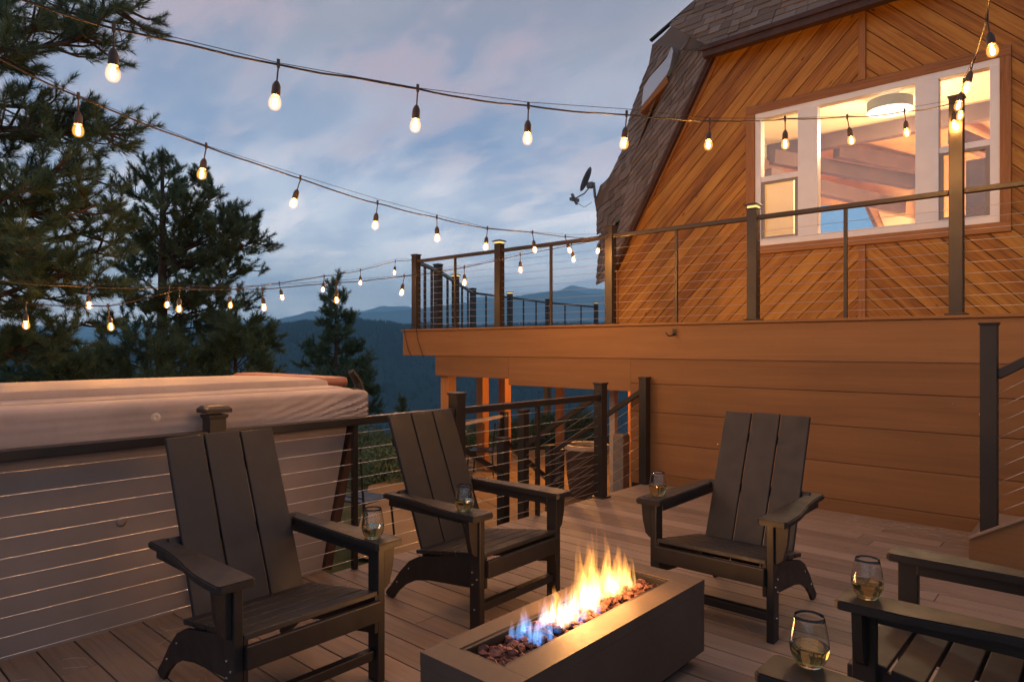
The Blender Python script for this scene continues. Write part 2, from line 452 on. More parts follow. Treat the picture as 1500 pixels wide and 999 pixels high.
def terrain():
    rad = np.concatenate([[0.01], np.geomspace(3, 16000, 150)]); na = 240
    ang = np.linspace(0, 2*PI, na, endpoint=False)
    vs = []
    for r in rad:
        for a in ang:
            x, y = r*math.cos(a), r*math.sin(a)
            # bearing relative to the view direction, degrees to the right
            b = math.degrees(math.atan2(x*RT[0]+y*RT[1], x*FW[0]+y*FW[1]))
            left = max(0.0, min(1.0, (-22-b)/10.0))
            crest = 62+22*noise.noise(Vector((b*.11, 3.1, 0)))+8*noise.noise(Vector((b*.5, 7.1, 0)))-left*95
            if r < 17: z = GZ
            elif r < 620: z = GZ-(r-17)*.235
            elif r < 1000: z = GZ-141.7
            elif r < 2200:
                k = (r-1000)/1200; k = k*k*(3-2*k)
                z = GZ-141.7+(crest+142)*k+14*noise.noise(Vector((x*.004, y*.004, 1)))*k*(1-k)*4
            else:
                z = crest-(r-2200)*.03
                z = max(z, -150)
            if 6 < r < 620: z += .25*noise.noise(Vector((x*.12, y*.12, 0)))*min(1, (r-6)/20)*(1+r*.02)
            vs.append((x, y, z))
    fs = []
    for i in range(len(rad)-1):
        for k in range(na):
            k2 = (k+1) % na; fs.append((i*na+k, i*na+k2, (i+1)*na+k2, (i+1)*na+k))
    return np.array(vs), np.array(fs)
tv, tf = terrain()
rr = np.hypot(tv[tf[:, 0], 0], tv[tf[:, 0], 1])
struct(np_obj('ground', tv, tf[rr < 60], M['ground'], smooth=True))
struct(np_obj('hills', tv, tf[rr >= 60], M['hill'], smooth=True))

def mountains():
    # far range: bearing (deg right of the view axis) -> elevation above the horizon (deg), at 8.5 and 12 km
    prof = {8500: [(-110, 1.6), (-80, 2.4), (-50, .9), (-34, .5), (-24, 1.6), (-19, 2.2), (-16.5, 2.9), (-14.5, 2.45), (-12.4, 2.8), (-9.2, 3.0), (-7, 3.3), (-4, 3.7), (0, 4.25), (4.0, 4.75), (7.5, 4.4), (10, 3.9), (16, 3.2), (30, 2), (50, 1.6), (90, 2.2)],
            12500: [(-110, 2.8), (-70, 3.4), (-50, 1.8), (-34, 1.4), (-24, 2.0), (-16, 2.2), (-11, 3.3), (-8.8, 3.35), (-6.0, 2.7), (-3, 4.2), (2, 4.0), (5, 5.1), (9, 4.6), (14, 4.5), (30, 2.5), (50, 2.4), (90, 3)]}
    for D, pr in prof.items():
        bs = np.arange(-110, 90, .3); pe = np.array(pr)
        el = np.interp(bs, pe[:, 0], pe[:, 1])
        vs = []; m = 14
        for b, e in zip(bs, el):
            e = e+.12*noise.noise(Vector((b*.7, D, 0)))+.06*noise.noise(Vector((b*2.3, D, 5)))
            H = D*math.tan(R(e))
            for j in range(m):
                k = j/(m-1); rr_ = D-2600*(1-k)+(160*noise.noise(Vector((b*.8, k*4, D))))*(1-k)
                zz = -150+(H+150)*(k**1.25)
                zz += 60*noise.noise(Vector((b*.9, k*5, 2)))*k*(1-k)*3
                br = R(b); d = FW*math.cos(br)+RT*math.sin(br)
                vs.append((d[0]*rr_, d[1]*rr_, zz))
        n = len(bs); fs = [(i*m+j, (i+1)*m+j, (i+1)*m+j+1, i*m+j+1) for i in range(n-1) for j in range(m-1)]
        struct(np_obj('mountains', np.array(vs), np.array(fs), M['mountain'], smooth=True))
mountains()

def forest():
    # thousands of far conifers on the opposite slope: one mass nobody could count
    rng = np.random.default_rng(3); vs = []; fs = []; tone = []
    N = 15000
    b = rng.uniform(-40, 16, N); r = 2230-np.abs(rng.normal(0, 1, N))*430; r = np.where(rng.random(N) < .2, rng.uniform(2120, 2215, N), r)
    r = np.clip(r, 1150, 2240)
    for bb, rr_ in zip(b, r):
        d = FW*math.cos(R(bb))+RT*math.sin(R(bb)); x, y = d*rr_
        left = max(0.0, min(1.0, (-22-bb)/10.0))
        crest = 62+22*noise.noise(Vector((bb*.11, 3.1, 0)))+8*noise.noise(Vector((bb*.5, 7.1, 0)))-left*95
        k = min(1, (rr_-1000)/1200); k = k*k*(3-2*k)
        z = GZ-141.7+(crest+142)*k+14*noise.noise(Vector((x*.004, y*.004, 1)))*k*(1-k)*4
        h = rng.uniform(9, 19); w = h*rng.uniform(.17, .28); a0 = rng.uniform(0, 6.28); base = len(vs)
        for q in range(5): vs.append((x+w*math.cos(a0+q*1.2566), y+w*math.sin(a0+q*1.2566), z-2))
        vs.append((x, y, z+h))
        for q in range(5): fs.append((base+q, base+(q+1) % 5, base+5)); tone.append(rng.random()*.6)
    o = np_obj('forest', np.array(vs), np.array(fs), M['hill'])
    o['label'] = 'dark conifer forest covering the opposite valley slope'
    struct(o, 'stuff')
forest()

# haze: one closed box of even thin air round camera and scene
def f_haze(t, o):
    t.link(t.n('ShaderNodeVolumePrincipled', {'Color': (.40, .77, 1.0, 1), 'Density': 1.45e-4, 'Anisotropy': 0.0}).outputs[0], o.inputs['Volume'])
M['haze'] = mat('evening_haze', f_haze)
hz = MB().box((-14500, -14500, -420), (14500, 14500, 1500)).build('haze', M['haze'])
struct(hz, 'stuff'); hz['label'] = 'thin blue evening air over the valley'; hz.display_type = 'BOUNDS'

# lower garden: sandy patio
pm = MB()
ring = [(-4.2, 4.2), (-5.6, 3.9), (-8.2, 6.0), (-9.2, 9.5), (-7.6, 11.6), (-5.0, 11.0), (-3.9, 8.0)]
pm.add([(x, y, GZ+.03+.02) for x, y in ring], [tuple(range(len(ring)))])
struct(pm.build('patio', M['patio']))

# ---- the lower deck floor: boards running along X, 150 mm pitch
def deck_floor():
    mb = MB(); y = -2.6
    while y < 6.06:
        x = -6.1 if y < 2.30 else -3.62
        while x < 3.4:
            L = random.uniform(2.2, 4.9); x1 = min(3.4, x+L)
            tn = random.random()
            mb.box((x+.0015, y, -.030), (x1-.0015, y+.144, random.uniform(-.0008, .0008)), tn, 0, .003)
            x = x1
        y += .1505
    return mb.build('deck_floor', M['deck'])
struct(deck_floor())
struct(MB().box((-3.60, -2.6, -.30), (3.4, 6.09, -.036)).build('deck_joists', M['blackm']))

# ================================================================== RAISED DECK
FY = 6.10     # plane of its front face
rd = thing('raised_deck', 'raised brown composite deck with orange timber posts behind the chairs', 'raised deck', (-3, FY, 0))
UZ = 1.615
fb = MB(); fb.box((-7.53, FY, 1.274), (3.6, FY+.03, UZ-.004), None, 0, .003)
fb.build('fascia_board', M['fascia'], rd)
nose = MB(); nose.box((-7.55, FY-.022, UZ-.002), (3.6, FY+.12, UZ+.024), None, 0, .006); nose.build('deck_edge_board', M['fascia'], rd)
bmm = MB(); bmm.box((-6.86, FY+.012, 1.006), (-5.53, FY+.05, 1.2735), None, 0, .002)
bmm.box((-5.527, FY+.012, 0.930), (-3.8005, FY+.05, 1.2735), None, 0, .002)
bmm.build('rim_beam', M['fascia'], rd)
# siding boards of the wall under the deck
sd = MB(); zs = [-.02, .105, .418, .728, 1.018, 1.275]
for z0, z1 in zip(zs[:-1], zs[1:]):
    cuts = [-3.80]+([-1.3+random.uniform(-.9, 1.5)] if False else [])+[3.6]
    for x0, x1 in zip(cuts[:-1], cuts[1:]):
        sd.box((x0+.001, FY+.010, z0+.002), (x1-.001, FY+.034, z1-.0025), None, 0, .0025)
sd.build('siding', M['fascia'], rd)
MB().box((-3.83, FY+.055, -.7), (-3.803, FY+1.4, 1.27), None, 2).build('corner_board', M['post_wood'], rd)
MB().box((-3.80, FY+.036, -.7), (3.6, FY+.06, 1.27)).build('wall_backing', M['blackm'], rd)
# platform of boards above (polygon following the dome)
plat = [(-7.53, FY+.13), (-10.9, 10.85), (-11.9, 14.6), (-11.9, 17.3), (-5.0, 17.3), (-4.0, 9.4), (3.6, 9.4), (3.6, FY+.13)]
pf = MB(); pf.prism([(x, y, UZ-.010) for x, y in plat], (0, 0, .03), None, [(x, y) for x, y in plat]); pf.build('deck_boards', M['deck'], rd)
rimo = [(-7.53, FY+.035), (-10.9, 10.85), (-11.9, 14.6), (-11.9, 17.3)]
rm = MB()
for p, q in zip(rimo[:-1], rimo[1:]): rm.bar((p[0], p[1], 1.44), (q[0], q[1], 1.44), .04, .33, grain=True)
rm.build('side_rim', M['fascia'], rd)
jo = MB()
for x in np.arange(-7.2, -3.9, .406): jo.box((x, FY+.06, 1.30), (x+.04, 9.3, 1.60), None, 1)
jo.build('joists', M['post_wood'], rd)
for (x, y, w) in ((-6.86+.09, 6.27, .15), (-7.93, 8.12, .15), (-7.70, 8.42, .15), (-8.66, 11.17, .14), (-11.6, 14.4, .15), (-5.9, 9.6, .15)):
    MB().box((x-w/2, y-w/2, GZ), (x+w/2, y+w/2, 1.30 if y > 6.3 else 1.004), None, 2, .004).build('support_post', M['post_wood'], rd)
MB().bar((-7.3, 6.9, 1.22), (-11.2, 14.3, 1.22), .09, .16, grain=True).build('carrier_beam', M['post_wood'], rd)
sc_ = MB()
for x in (-6.4, -5.6, -4.6, -3.7, -2.9, -2.2, -1.6, -1.0, .3):
    for z in random.sample((1.56, 1.50, 1.32, 1.10, .96, .78, .66, .47, .36), 4):
        sc_.lathe([(0, 0), (.0045, 0), (.0045, .002), (0, .003)], (x+random.uniform(-.1, .1), FY-.0+.008, z), 8, Matrix.Rotation(R(90), 3, 'X'))
sc_.build('screw_heads', M['bolt'], rd)

# ---- cable railings
def railing_post(th, x, y, z0, z1, w=.089, cap=True, flat=False, m=None, led=False, base=True):
    m = m or M['rail']
    pb = MB(); pb.box((x-w/2, y-w/2, z0), (x+w/2, y+w/2, z1), None, None, .004)
    if base: pb.box((x-w*.78, y-w*.78, z0), (x+w*.78, y+w*.78, z0+.012), None, None, .004)
    po = pb.build('post', m, th)
    if cap:
        c = MB(); c.box((x-w*.56, y-w*.56, z1), (x+w*.56, y+w*.56, z1+.008), None, None, .002)
        if led:
            c.box((x-w*.72, y-w*.72, z1+.034), (x+w*.72, y+w*.72, z1+.045), None, None, .003)
            c.prism([(x-w*.5, y-w*.5, z1+.045), (x+w*.5, y-w*.5, z1+.045), (x+w*.5, y+w*.5, z1+.045), (x-w*.5, y+w*.5, z1+.045)], (0, 0, .008))
            c.box((x-w*.40, y-w*.40, z1+.008), (x+w*.40, y+w*.40, z1+.034), None, None, 0)
            co_ = c.build('post_cap', m, po)
            l = MB(); e = w*.46
            l.box((x-e, y-e, z1+.012), (x+e, y+e, z1+.031)); l.build('cap_light', M['cap_led'], po)
        else:
            c.box((x-w*.6, y-w*.6, z1+.008), (x+w*.6, y+w*.6, z1+.02), None, None, .004)
            c.build('post_cap', m, po)
    return po

def cables(th, pts0, zs, r=.0019):
    for k, dz in enumerate(zs):
        c = MB(); c.tube([(p[0], p[1], p[2]+dz) for p in pts0], r, 5, True); c.build('cable', M['steel'], th)

RY = 6.155
ur = thing('deck_railing', 'dark cable railing along the front edge of the raised deck', 'railing', (-3, RY, UZ))
ux = [-7.31, -5.72, -4.08, -2.51, -.92, .67, 2.2]
for i, x in enumerate(ux):
    tall = 3.30 if x == -.92 else 2.665
    railing_post(ur, x, RY, UZ+.026, tall if x != -4.08 else 2.68, .092, True, False, M['rail_up'], led=(i in (1, 3)))
for a, b in zip(ux[:-1], ux[1:]):
    MB().box((a+.05, RY-.028, 2.565), (b-.05, RY+.028, 2.605), None, None, .005).build('top_rail', M['rail_up'], ur)
    mx = (a+b)/2
    MB().box((mx-.014, RY-.014, UZ+.026), (mx+.014, RY+.014, 2.566), None, None, .002).build('baluster', M['rail_up'], ur)
cables(ur, [(ux[0], RY, 0), (ux[-1], RY, 0)], [2.455, 2.372, 2.288, 2.205, 2.122, 2.040, 1.957, 1.872, 1.788, 1.704])

fr_ = thing('deck_railing', 'dark cable railing along the far polygon edge of the raised deck', 'railing', (-10, 12, UZ))
fp = [(-7.45, 6.30), (-8.06, 7.24), (-9.18, 8.68), (-10.80, 10.75), (-11.14, 12.37), (-11.70, 14.55), (-11.86, 17.1)]
for i, (x, y) in enumerate(fp[1:]): railing_post(fr_, x, y, UZ+.02, 2.69, .105, True, False, M['rail_up'], led=(i in (1, 3, 5)), base=False)
for i, (p, q) in enumerate(zip(fp[:-1], fp[1:])):
    MB().bar((p[0], p[1], 2.60), (q[0], q[1], 2.60), .055, .045).build('top_rail', M['rail_up'], fr_)
    for k in ((1/3, 2/3) if i != 1 else (.5,)):
        x, y = p[0]+(q[0]-p[0])*k, p[1]+(q[1]-p[1])*k
        MB().box((x-.015, y-.015, UZ+.02), (x+.015, y+.015, 2.58)).build('baluster', M['rail_up'], fr_)
cables(fr_, [(x, y, 0) for x, y in fp], [2.40, 2.24, 2.08, 1.92, 1.76], .0028)

LX = -3.58
lr = thing('deck_railing', 'black cable railing between the fire pit chairs and the hot tub', 'railing', (LX, 3, 0))
for y in (-2.1, -.32, 1.625, 3.40, 5.235):
    tub_cap = y in (1.625, -.32)
    railing_post(lr, LX, y, 0.0, 1.02 if tub_cap else 1.045, .09, True, False, M['rail'], led=False, base=(y > 5))
    if tub_cap:
        c = MB(); c.prism([(LX-.066, y-.066, 1.05), (LX+.066, y-.066, 1.05), (LX+.066, y+.066, 1.05), (LX-.066, y+.066, 1.05)], (0, 0, .02))
        v = [(LX-.066, y-.066, 1.07), (LX+.066, y-.066, 1.07), (LX+.066, y+.066, 1.07), (LX-.066, y+.066, 1.07), (LX-.05, y-.05, 1.085), (LX+.05, y-.05, 1.085), (LX+.05, y+.05, 1.085), (LX-.05, y+.05, 1.085)]
        c.add(v, [(0,1,5,4), (1,2,6,5), (2,3,7,6), (3,0,4,7), (4,5,6,7)])
        c.build('solar_cap', M['rail'], lr)
ys = (-2.1, -.32, 1.625, 3.40, 5.235)
for a, b in zip(ys[:-1], ys[1:]):
    MB().box((LX-.03, a+.045, .905), (LX+.03, b-.045, .955), None, None, .005).build('top_rail', M['rail'], lr)
    my = (a+b)/2-.0
    MB().box((LX-.016, my-.016, 0.0), (LX+.016, my+.016, .906), None, None, .002).build('baluster', M['rail'], lr)
cables(lr, [(LX, ys[0], 0), (LX, ys[-1], 0)], [.855, .755, .662, .571, .484, .40, .315, .23, .145, .06])

# ---- stairs going down to the garden, with their railings
st = thing('garden_stairs', 'brown timber steps dropping from the deck to the sandy patio', 'stairs', (-4.2, 5.65, GZ))
for i in range(3):
    x0 = -3.62-.30*(i+1); z = -.175*(i+1)
    MB().box((x0-.02, 5.28, z-.035), (x0+.30, 6.02, z), None, 1, .003).build('tread', M['deck'], st)
for y in (5.25, 6.03): MB().bar((-3.63, y, -.12), (-4.75, y, -.78), .04, .22, grain=True).build('stringer', M['fascia'], st)

def slope_railing(label, posts, r0, r1, loc, zc=None, w=.085):
    th = thing('stair_railing', label, 'railing', loc, 0, 'railings of the garden steps')
    for (x, y, z0, z1) in posts: railing_post(th, x, y, z0, z1, w, True, False, M['rail'], False, False)
    MB().bar(r0, r1, .05, .045).build('handrail', M['rail'], th)
    for k in range(1, 8):
        c = MB(); dz = -.11*k
        c.tube([(r0[0], r0[1], r0[2]+dz), (r1[0], r1[1], r1[2]+dz)], .002, 5); c.build('cable', M['steel'], th)
    return th
slope_railing('dark cable stair railing running down from the end post of the chair side railing', [(-4.53, 5.235, GZ, .735)], (-3.60, 5.235, .945), (-4.55, 5.235, .36), (-4.1, 5.235, GZ))
slope_railing('dark cable stair railing running down from the post on the brown wall', [(-3.59, 6.035, 0.0, 1.07), (-4.83, 6.05, GZ, .255)], (-3.59, 6.035, .965), (-4.80, 6.05, .195), (-4.2, 6.04, GZ))
slope_railing('low dark stair railing below the deck beside the bistro table', [(-4.18, 4.55, GZ, .55)], (-4.18, 3.90, .59), (-4.18, 4.56, .225), (-4.2, 4.3, GZ))
slope_railing('low dark stair railing ending in a short post on the sandy patio', [(-5.12, 6.60, GZ, .115)], (-4.9, 5.35, .39), (-4.9, 6.35, -.31), (-4.9, 5.9, GZ))

# ---- steps going up at the right end of the wall
s2 = thing('side_stairs', 'brown composite steps climbing along the wall at the right edge', 'stairs', (0, 5.65, 0))
for i in range(8):
    x0 = -.66+.27*i; z = .175+.175*i
    MB().box((x0-.03, 5.235, z-.03), (x0+.29, 6.085, z), None, 1, .004).build('tread', M['deck'], s2)
    MB().box((x0, 5.24, z-.175), (x0+.02, 6.08, z-.032), None, 1).build('riser', M['fascia'], s2)
sk = MB(); sk.prism([(-.712, 5.21, .004), (-.712, 5.21, .165), (1.6, 5.21, 1.56), (1.6, 5.21, .004)], (0, .022, 0), None, [(0, 0), (0, .16), (2.3, 1.5), (2.3, 0)])
sk.build('skirt_board', M['fascia'], s2)
ct = MB(); ct.bar((-.712, 5.212, .170), (1.6, 5.212, 1.575), .05, .012, grain=True); ct.box((-.72, 5.235, .150), (-.69, 6.08, .172), None, 1); ct.build('skirt_cap', M['deck'], s2)
r2 = thing('stair_railing', 'tall black post with cable railing climbing the steps at the right edge', 'railing', (-.62, 5.30, .2))
railing_post(r2, -.615, 5.30, .178, 1.535, .092, True, False, M['rail'], False, False)
railing_post(r2, 1.25, 5.30, 1.30, 2.6, .092, True, False, M['rail'], False, False)
hb = MB(); hb.bar((-.575, 5.30, 1.215), (1.25, 5.30, 2.37), .045, .06, bev=.006); hb.bar((-.59, 5.30, 1.20), (-.53, 5.30, 1.243), .03, .03); hb.build('handrail', M['rail'], r2)
for k in range(9):
    c = MB(); z = 1.08-.095*k; c.tube([(-.60, 5.30, z), (1.25, 5.30, z+1.17)], .002, 5); c.build('cable', M['steel'], r2)
fit = MB()
for k in range(10): fit.lathe([(0, 0), (.006, 0), (.007, .006), (0, .008)], (-.661, 5.285, 1.05-.093*k), 8, Matrix.Rotation(R(-90), 3, 'Y'))
fit.build('cable_fittings', M['bolt'], r2)
# cable fittings on the wall post
# ---- hook on the fascia
hk = MB(); hk.box((-3.295, FY-.030, 1.505), (-3.262, FY-.023, 1.575), None, None, .002)
hk.tube([(-3.278, FY-.028, 1.525), (-3.278, FY-.075, 1.505), (-3.30, FY-.10, 1.505), (-3.33, FY-.10, 1.535)], .007, 8)
tag(hk.build('hook', M['blackm'], None, True), 'small black metal hook screwed to the raised deck fascia', 'hook')

# ================================================================== THE HOUSE
YC = 7.60
hs = thing('dome_house', 'shingled dome house with chevron cedar wall and white framed window', 'house', (-2, YC, 0))
FXc = -1.955   # centre seam of the chevron planking
ZB, ZT = 1.60, 5.6

def planks():
    mb = MB()
    WX0, WX1, WZ0, WZ1 = -3.185, -.715, 2.440, 4.135    # opening incl. trim
    left = [(-4.945, ZB), (FXc-.035, ZB), (FXc-.035, 4.86), (-3.50, 4.86), (-4.945, 2.44)]
    right = [(FXc+.035, ZB), (3.6, ZB), (3.6, 4.9), (FXc+.035, 4.86)]
    for side, poly in ((-1, left), (1, right)):
        pieces = []
        for (a, b, c) in ((0, -1, WZ0), (0, 1, -WZ1)): pieces.append(clip(poly, a, b, c))
        midz = clip(clip(poly, 0, 1, -WZ0), 0, -1, WZ1)
        pieces.append(clip(midz, -1, 0, WX0) if side < 0 else clip(midz, 1, 0, -WX1))
        ca, sa = (math.cos(R(44)), math.sin(R(44))) if side < 0 else (math.cos(R(-45)), math.sin(R(-45)))
        pitch = .138
        for k in range(-70, 70):
            o0 = k*pitch; tn = random.random(); dz = random.uniform(0, .003); ou, ov = random.uniform(0, 60), random.uniform(0, 60)
            for pc in pieces:
                if len(pc) < 3: continue
                # across coordinate v = -sa*x + ca*z ; along u = ca*x + sa*z
                q = clip(pc, -sa, ca, -(o0+.004)); 
                if len(q) >= 3: q = clip(q, sa, -ca, (o0+pitch-.004))
                if len(q) < 3 or area2(q) < 1e-4: continue
                uv = [(ca*x+sa*z+ou, -sa*x+ca*z+ov) for x, z in q]
                mb.prism([(x, YC+.012, z) for x, z in q], (0, -.016-dz, 0), tn, uv)
    return mb.build('cedar_planks', M['cedar'], hs)
planks()
# sheathing behind the planks, with the window hole left open
sh = MB()
for a, b in (((-4.93, ZB), (-3.10, 4.3)),): pass
sh.prism([(-4.93, YC+.02, ZB), (3.6, YC+.02, ZB), (3.6, YC+.02, 2.50), (-4.90, YC+.02, 2.50)], (0, .08, 0))
sh.prism([(-4.90, YC+.02, 2.502), (-3.10, YC+.02, 2.502), (-3.10, YC+.02, 4.08), (-3.96, YC+.02, 4.08)], (0, .08, 0))
sh.prism([(-.78, YC+.02, 2.502), (3.6, YC+.02, 2.502), (3.6, YC+.02, 4.08), (-.78, YC+.02, 4.08)], (0, .08, 0))
sh.prism([(-3.96, YC+.02, 4.082), (3.6, YC+.02, 4.082), (3.6, YC+.02, 5.0), (-3.42, YC+.02, 5.0)], (0, .08, 0))
sh.build('wall_sheathing', M['brownwood'], hs)
MB().box((FXc-.034, YC-.030, 4.137), (FXc+.034, YC+.01, 4.86), None, 2, .003).build('centre_batten', M['cedar_trim'], hs)
MB().box((FXc-.034, YC-.030, ZB), (FXc+.034, YC+.01, 2.437), None, 2, .003).build('centre_batten', M['cedar_trim'], hs)
tr = MB(); tr.bar((-4.955, YC-.012, ZB), (-4.955, YC-.012, 2.44), .045, .09, (1, 0, 0), 0, True)
tr.bar((-4.955, YC-.014, 2.43), (-3.52, YC-.014, 4.84), .045, .09, (1, 0, 0), 0, True); tr.build('edge_trim', M['cedar_trim'], hs)

# window
wi = bpy.data.objects.new('window', None); C.objects.link(wi); wi.parent = hs; wi.location = (0, 0, 0)
def wpart(mb, name, m): return mb.build(name, m, wi)
x0, x1, z0, z1 = -3.072, -.800, 2.535, 4.040
t_ = MB()
t_.box((x0-.105, YC-.034, z1), (x1+.085, YC+.03, z1+.092), None, 0, .003)
t_.box((x0-.105, YC-.034, z0-.092), (x1+.085, YC+.03, z0), None, 0, .003)
t_.box((x0-.105, YC-.032, z0+.001), (x0-.001, YC+.03, z1-.001), None, 2, .003)
t_.box((x1+.001, YC-.032, z0+.001), (x1+.085, YC+.03, z1-.001), None, 2, .003)
wpart(t_, 'casing', M['cedar_trim'])
f_ = MB(); D0, D1 = YC-.020, YC+.09
f_.box((x0, D0, z1-.065), (x1, D1, z1), None, None, .004); f_.box((x0, D0, z0), (x1, D1, z0+.075), None, None, .004)
f_.box((x0, D0+.001, z0+.07), (x0+.065, D1, z1-.06), None, None, .004); f_.box((x1-.075, D0+.001, z0+.07), (x1, D1, z1-.06), None, None, .004)
f_.box((-2.60, D0+.002, z0+.07), (-2.395, D1, z1-.06), None, None, .004)
f_.box((-1.478, D0+.002, z0+.07), (-1.280, D1, z1-.06), None, None, .004)
wpart(f_, 'frame', M['white'])
for a, b in ((-3.006, -2.601), (-1.279, -.876)):
    m_ = MB(); m_.box((a, D0+.012, 3.255), (b, D0+.05, 3.315), None, None, .003)
    wpart(m_, 'meeting_rail', M['white'])
    s_ = MB()
    for (p, q) in (((a, z0+.076), (a+.035, 3.252)), ((b-.035, z0+.076), (b, 3.252)), ((a+.036, z0+.076), (b-.036, z0+.10)), ((a+.036, 3.228), (b-.036, 3.252))):
        s_.box((p[0], D0+.016, p[1]), (q[0], D0+.04, q[1]), None, None, .002)
    wpart(s_, 'screen_frame', M['screen'])
for a, b in ((-3.006, -2.602), (-2.394, -1.479), (-1.279, -.877)):
    g_ = MB(); g_.box((a, D0+.052, z0+.076), (b, D0+.058, z1-.066)); wpart(g_, 'pane', M['pane'])

# the lit room behind it
RX0, RX1, RY1, RZ0, RZ1 = -4.25, 2.4, 12.2, 1.64, 4.45
rm_ = MB()
rm_.add([(RX0, RY1, RZ0), (RX1, RY1, RZ0), (RX1, RY1, RZ1), (RX0, RY1, RZ1)], [(0, 1, 2, 3)])
rm_.add([(RX1, YC+.11, RZ0), (RX1, RY1, RZ0), (RX1, RY1, RZ1), (RX1, YC+.11, RZ1)], [(0, 1, 2, 3)])
rm_.build('interior_wall', M['pine_panel'], hs)
cw = MB(); cw.add([(-3.6, YC+.11, RZ0), (RX0, RY1, RZ0), (RX0, RY1, RZ1), (-3.6, YC+.11, RZ1)], [(0, 1, 2, 3)])
cw.box((-3.85, 9.2, RZ0), (-3.21, 9.3, 3.66)); cw.build('plaster_wall', M['cream'], hs)
cl = MB(); cl.prism([(-3.58, YC+.11, RZ1), (RX1, YC+.11, RZ1), (RX1, 10.3, RZ1), (-4.1, 10.3, RZ1)], (0, 0, .05)); cl.build('ceiling', M['cream'], hs)
cl = MB(); cl.prism([(RX0, 10.3, RZ1+.03), (RX1, 10.3, RZ1+.03), (RX1, RY1, RZ1-.22), (RX0, RY1, RZ1-.22)], (0, 0, .05)); cl.build('sloped_ceiling', M['pine_panel'], hs)
MB().box((-4.2, YC+.11, RZ0-.05), (RX1, RY1, RZ0)).build('room_floor', M['pine_panel'], hs)
MB().box((-4.15, 10.22, 4.24), (RX1, 10.36, 4.449)).build('ceiling_beam', M['beam'], hs)
for (a, b) in (((-3.70, 9.75, 4.12), (-2.40, 12.15, 3.98)), ((-3.02, 10.4, 4.22), (-2.05, 12.15, 4.10)), ((-3.55, 9.2, 3.72), (-2.55, 12.15, 3.62)), ((-1.6, 10.4, 4.15), (-1.0, 12.15, 4.0)), ((-.6, 10.4, 4.15), (-.1, 12.15, 4.0))):
    MB().bar(a, b, .12, .20).build('rafter', M['beam'], hs)
MB().bar((-2.2, 12.1, 3.9), (-2.2, 12.1, RZ0), .16, .16, (0, 1, 0)).build('rafter', M['beam'], hs)
# far window of the room, showing the dusk
fw_ = MB(); fw_.add([(-3.80, RY1-.012, 2.60), (-2.66, RY1-.012, 2.60), (-3.12, RY1-.012, 3.72), (-3.80, RY1-.012, 3.82)], [(0, 1, 2, 3)])
fw_.build('far_window', emit('dusk_daylight', (.24, .45, .72), .85), hs)
fm = MB(); fm.bar((-2.62, RY1-.03, 2.60), (-3.10, RY1-.03, 3.78), .03, .10, (0, 1, 0)); fm.build('far_window_frame', M['beam'], hs)
sl_ = MB(); sl_.prism([(-2.55, RY1-.03, 2.6), (-1.4, RY1-.03, 2.6), (-1.4, RY1-.03, 3.05), (-2.90, RY1-.03, 3.60)], (0, .02, 0)); sl_.build('plaster_wall', M['cream'], hs)

MB().box((-1.25, 8.9, RZ0), (-.35, 9.25, 3.45), None, None, .01).build('pane_reflection_box', simple('reflection_brown', (.22, .115, .05), .5, 0, .25, 5), hs)  # added dark box standing in for the dark reflections in the right pane
# drum ceiling lamp hanging in the room
dl = thing('ceiling_lamp', 'round grey drum lamp glowing under the cream ceiling inside the window', 'lamp', (-2.03, 9.05, 4.215))
d_ = MB(); d_.lathe([(.236, 0), (.245, 0), (.245, .125), (.236, .125)], (0,0,0), 40, None, None, True); d_.build('drum_shade', M['drum'], dl, True, True, 30)
d_ = MB(); d_.lathe([(0, .012), (.15, .013), (.234, .016), (.234, .03), (0, .03)], (0,0,0), 40); d_.build('diffuser', M['drum_led'], dl, True, True, 40)
d_ = MB(); d_.lathe([(0, .10), (.10, .10), (.10, .234), (0, .234)], (0,0,0), 24); d_.build('canopy', M['white'], dl, False, True)
def lamp(name, kind, loc, watts, col, size=.1, parent=None, rot=None):
    l = bpy.data.lights.new(name, kind); l.energy = watts; l.color = col
    if kind == 'AREA': l.shape = 'DISK'; l.size = size
    else: l.shadow_soft_size = size
    o = bpy.data.objects.new(name, l); C.objects.link(o); o.location = loc
    if rot: o.rotation_euler = rot
    if parent: o.parent = parent; o.location = Vector(loc)-parent.location
    return o
lamp('ceiling_lamp_light', 'POINT', (-2.03, 9.05, 4.02), 170, (1, .74, .44), .2, dl)
lamp('room_fill_light', 'POINT', (-1.3, 10.9, 2.6), 260, (1, .66, .36), .25, hs)  # added unseen fill lamp that brightens the room

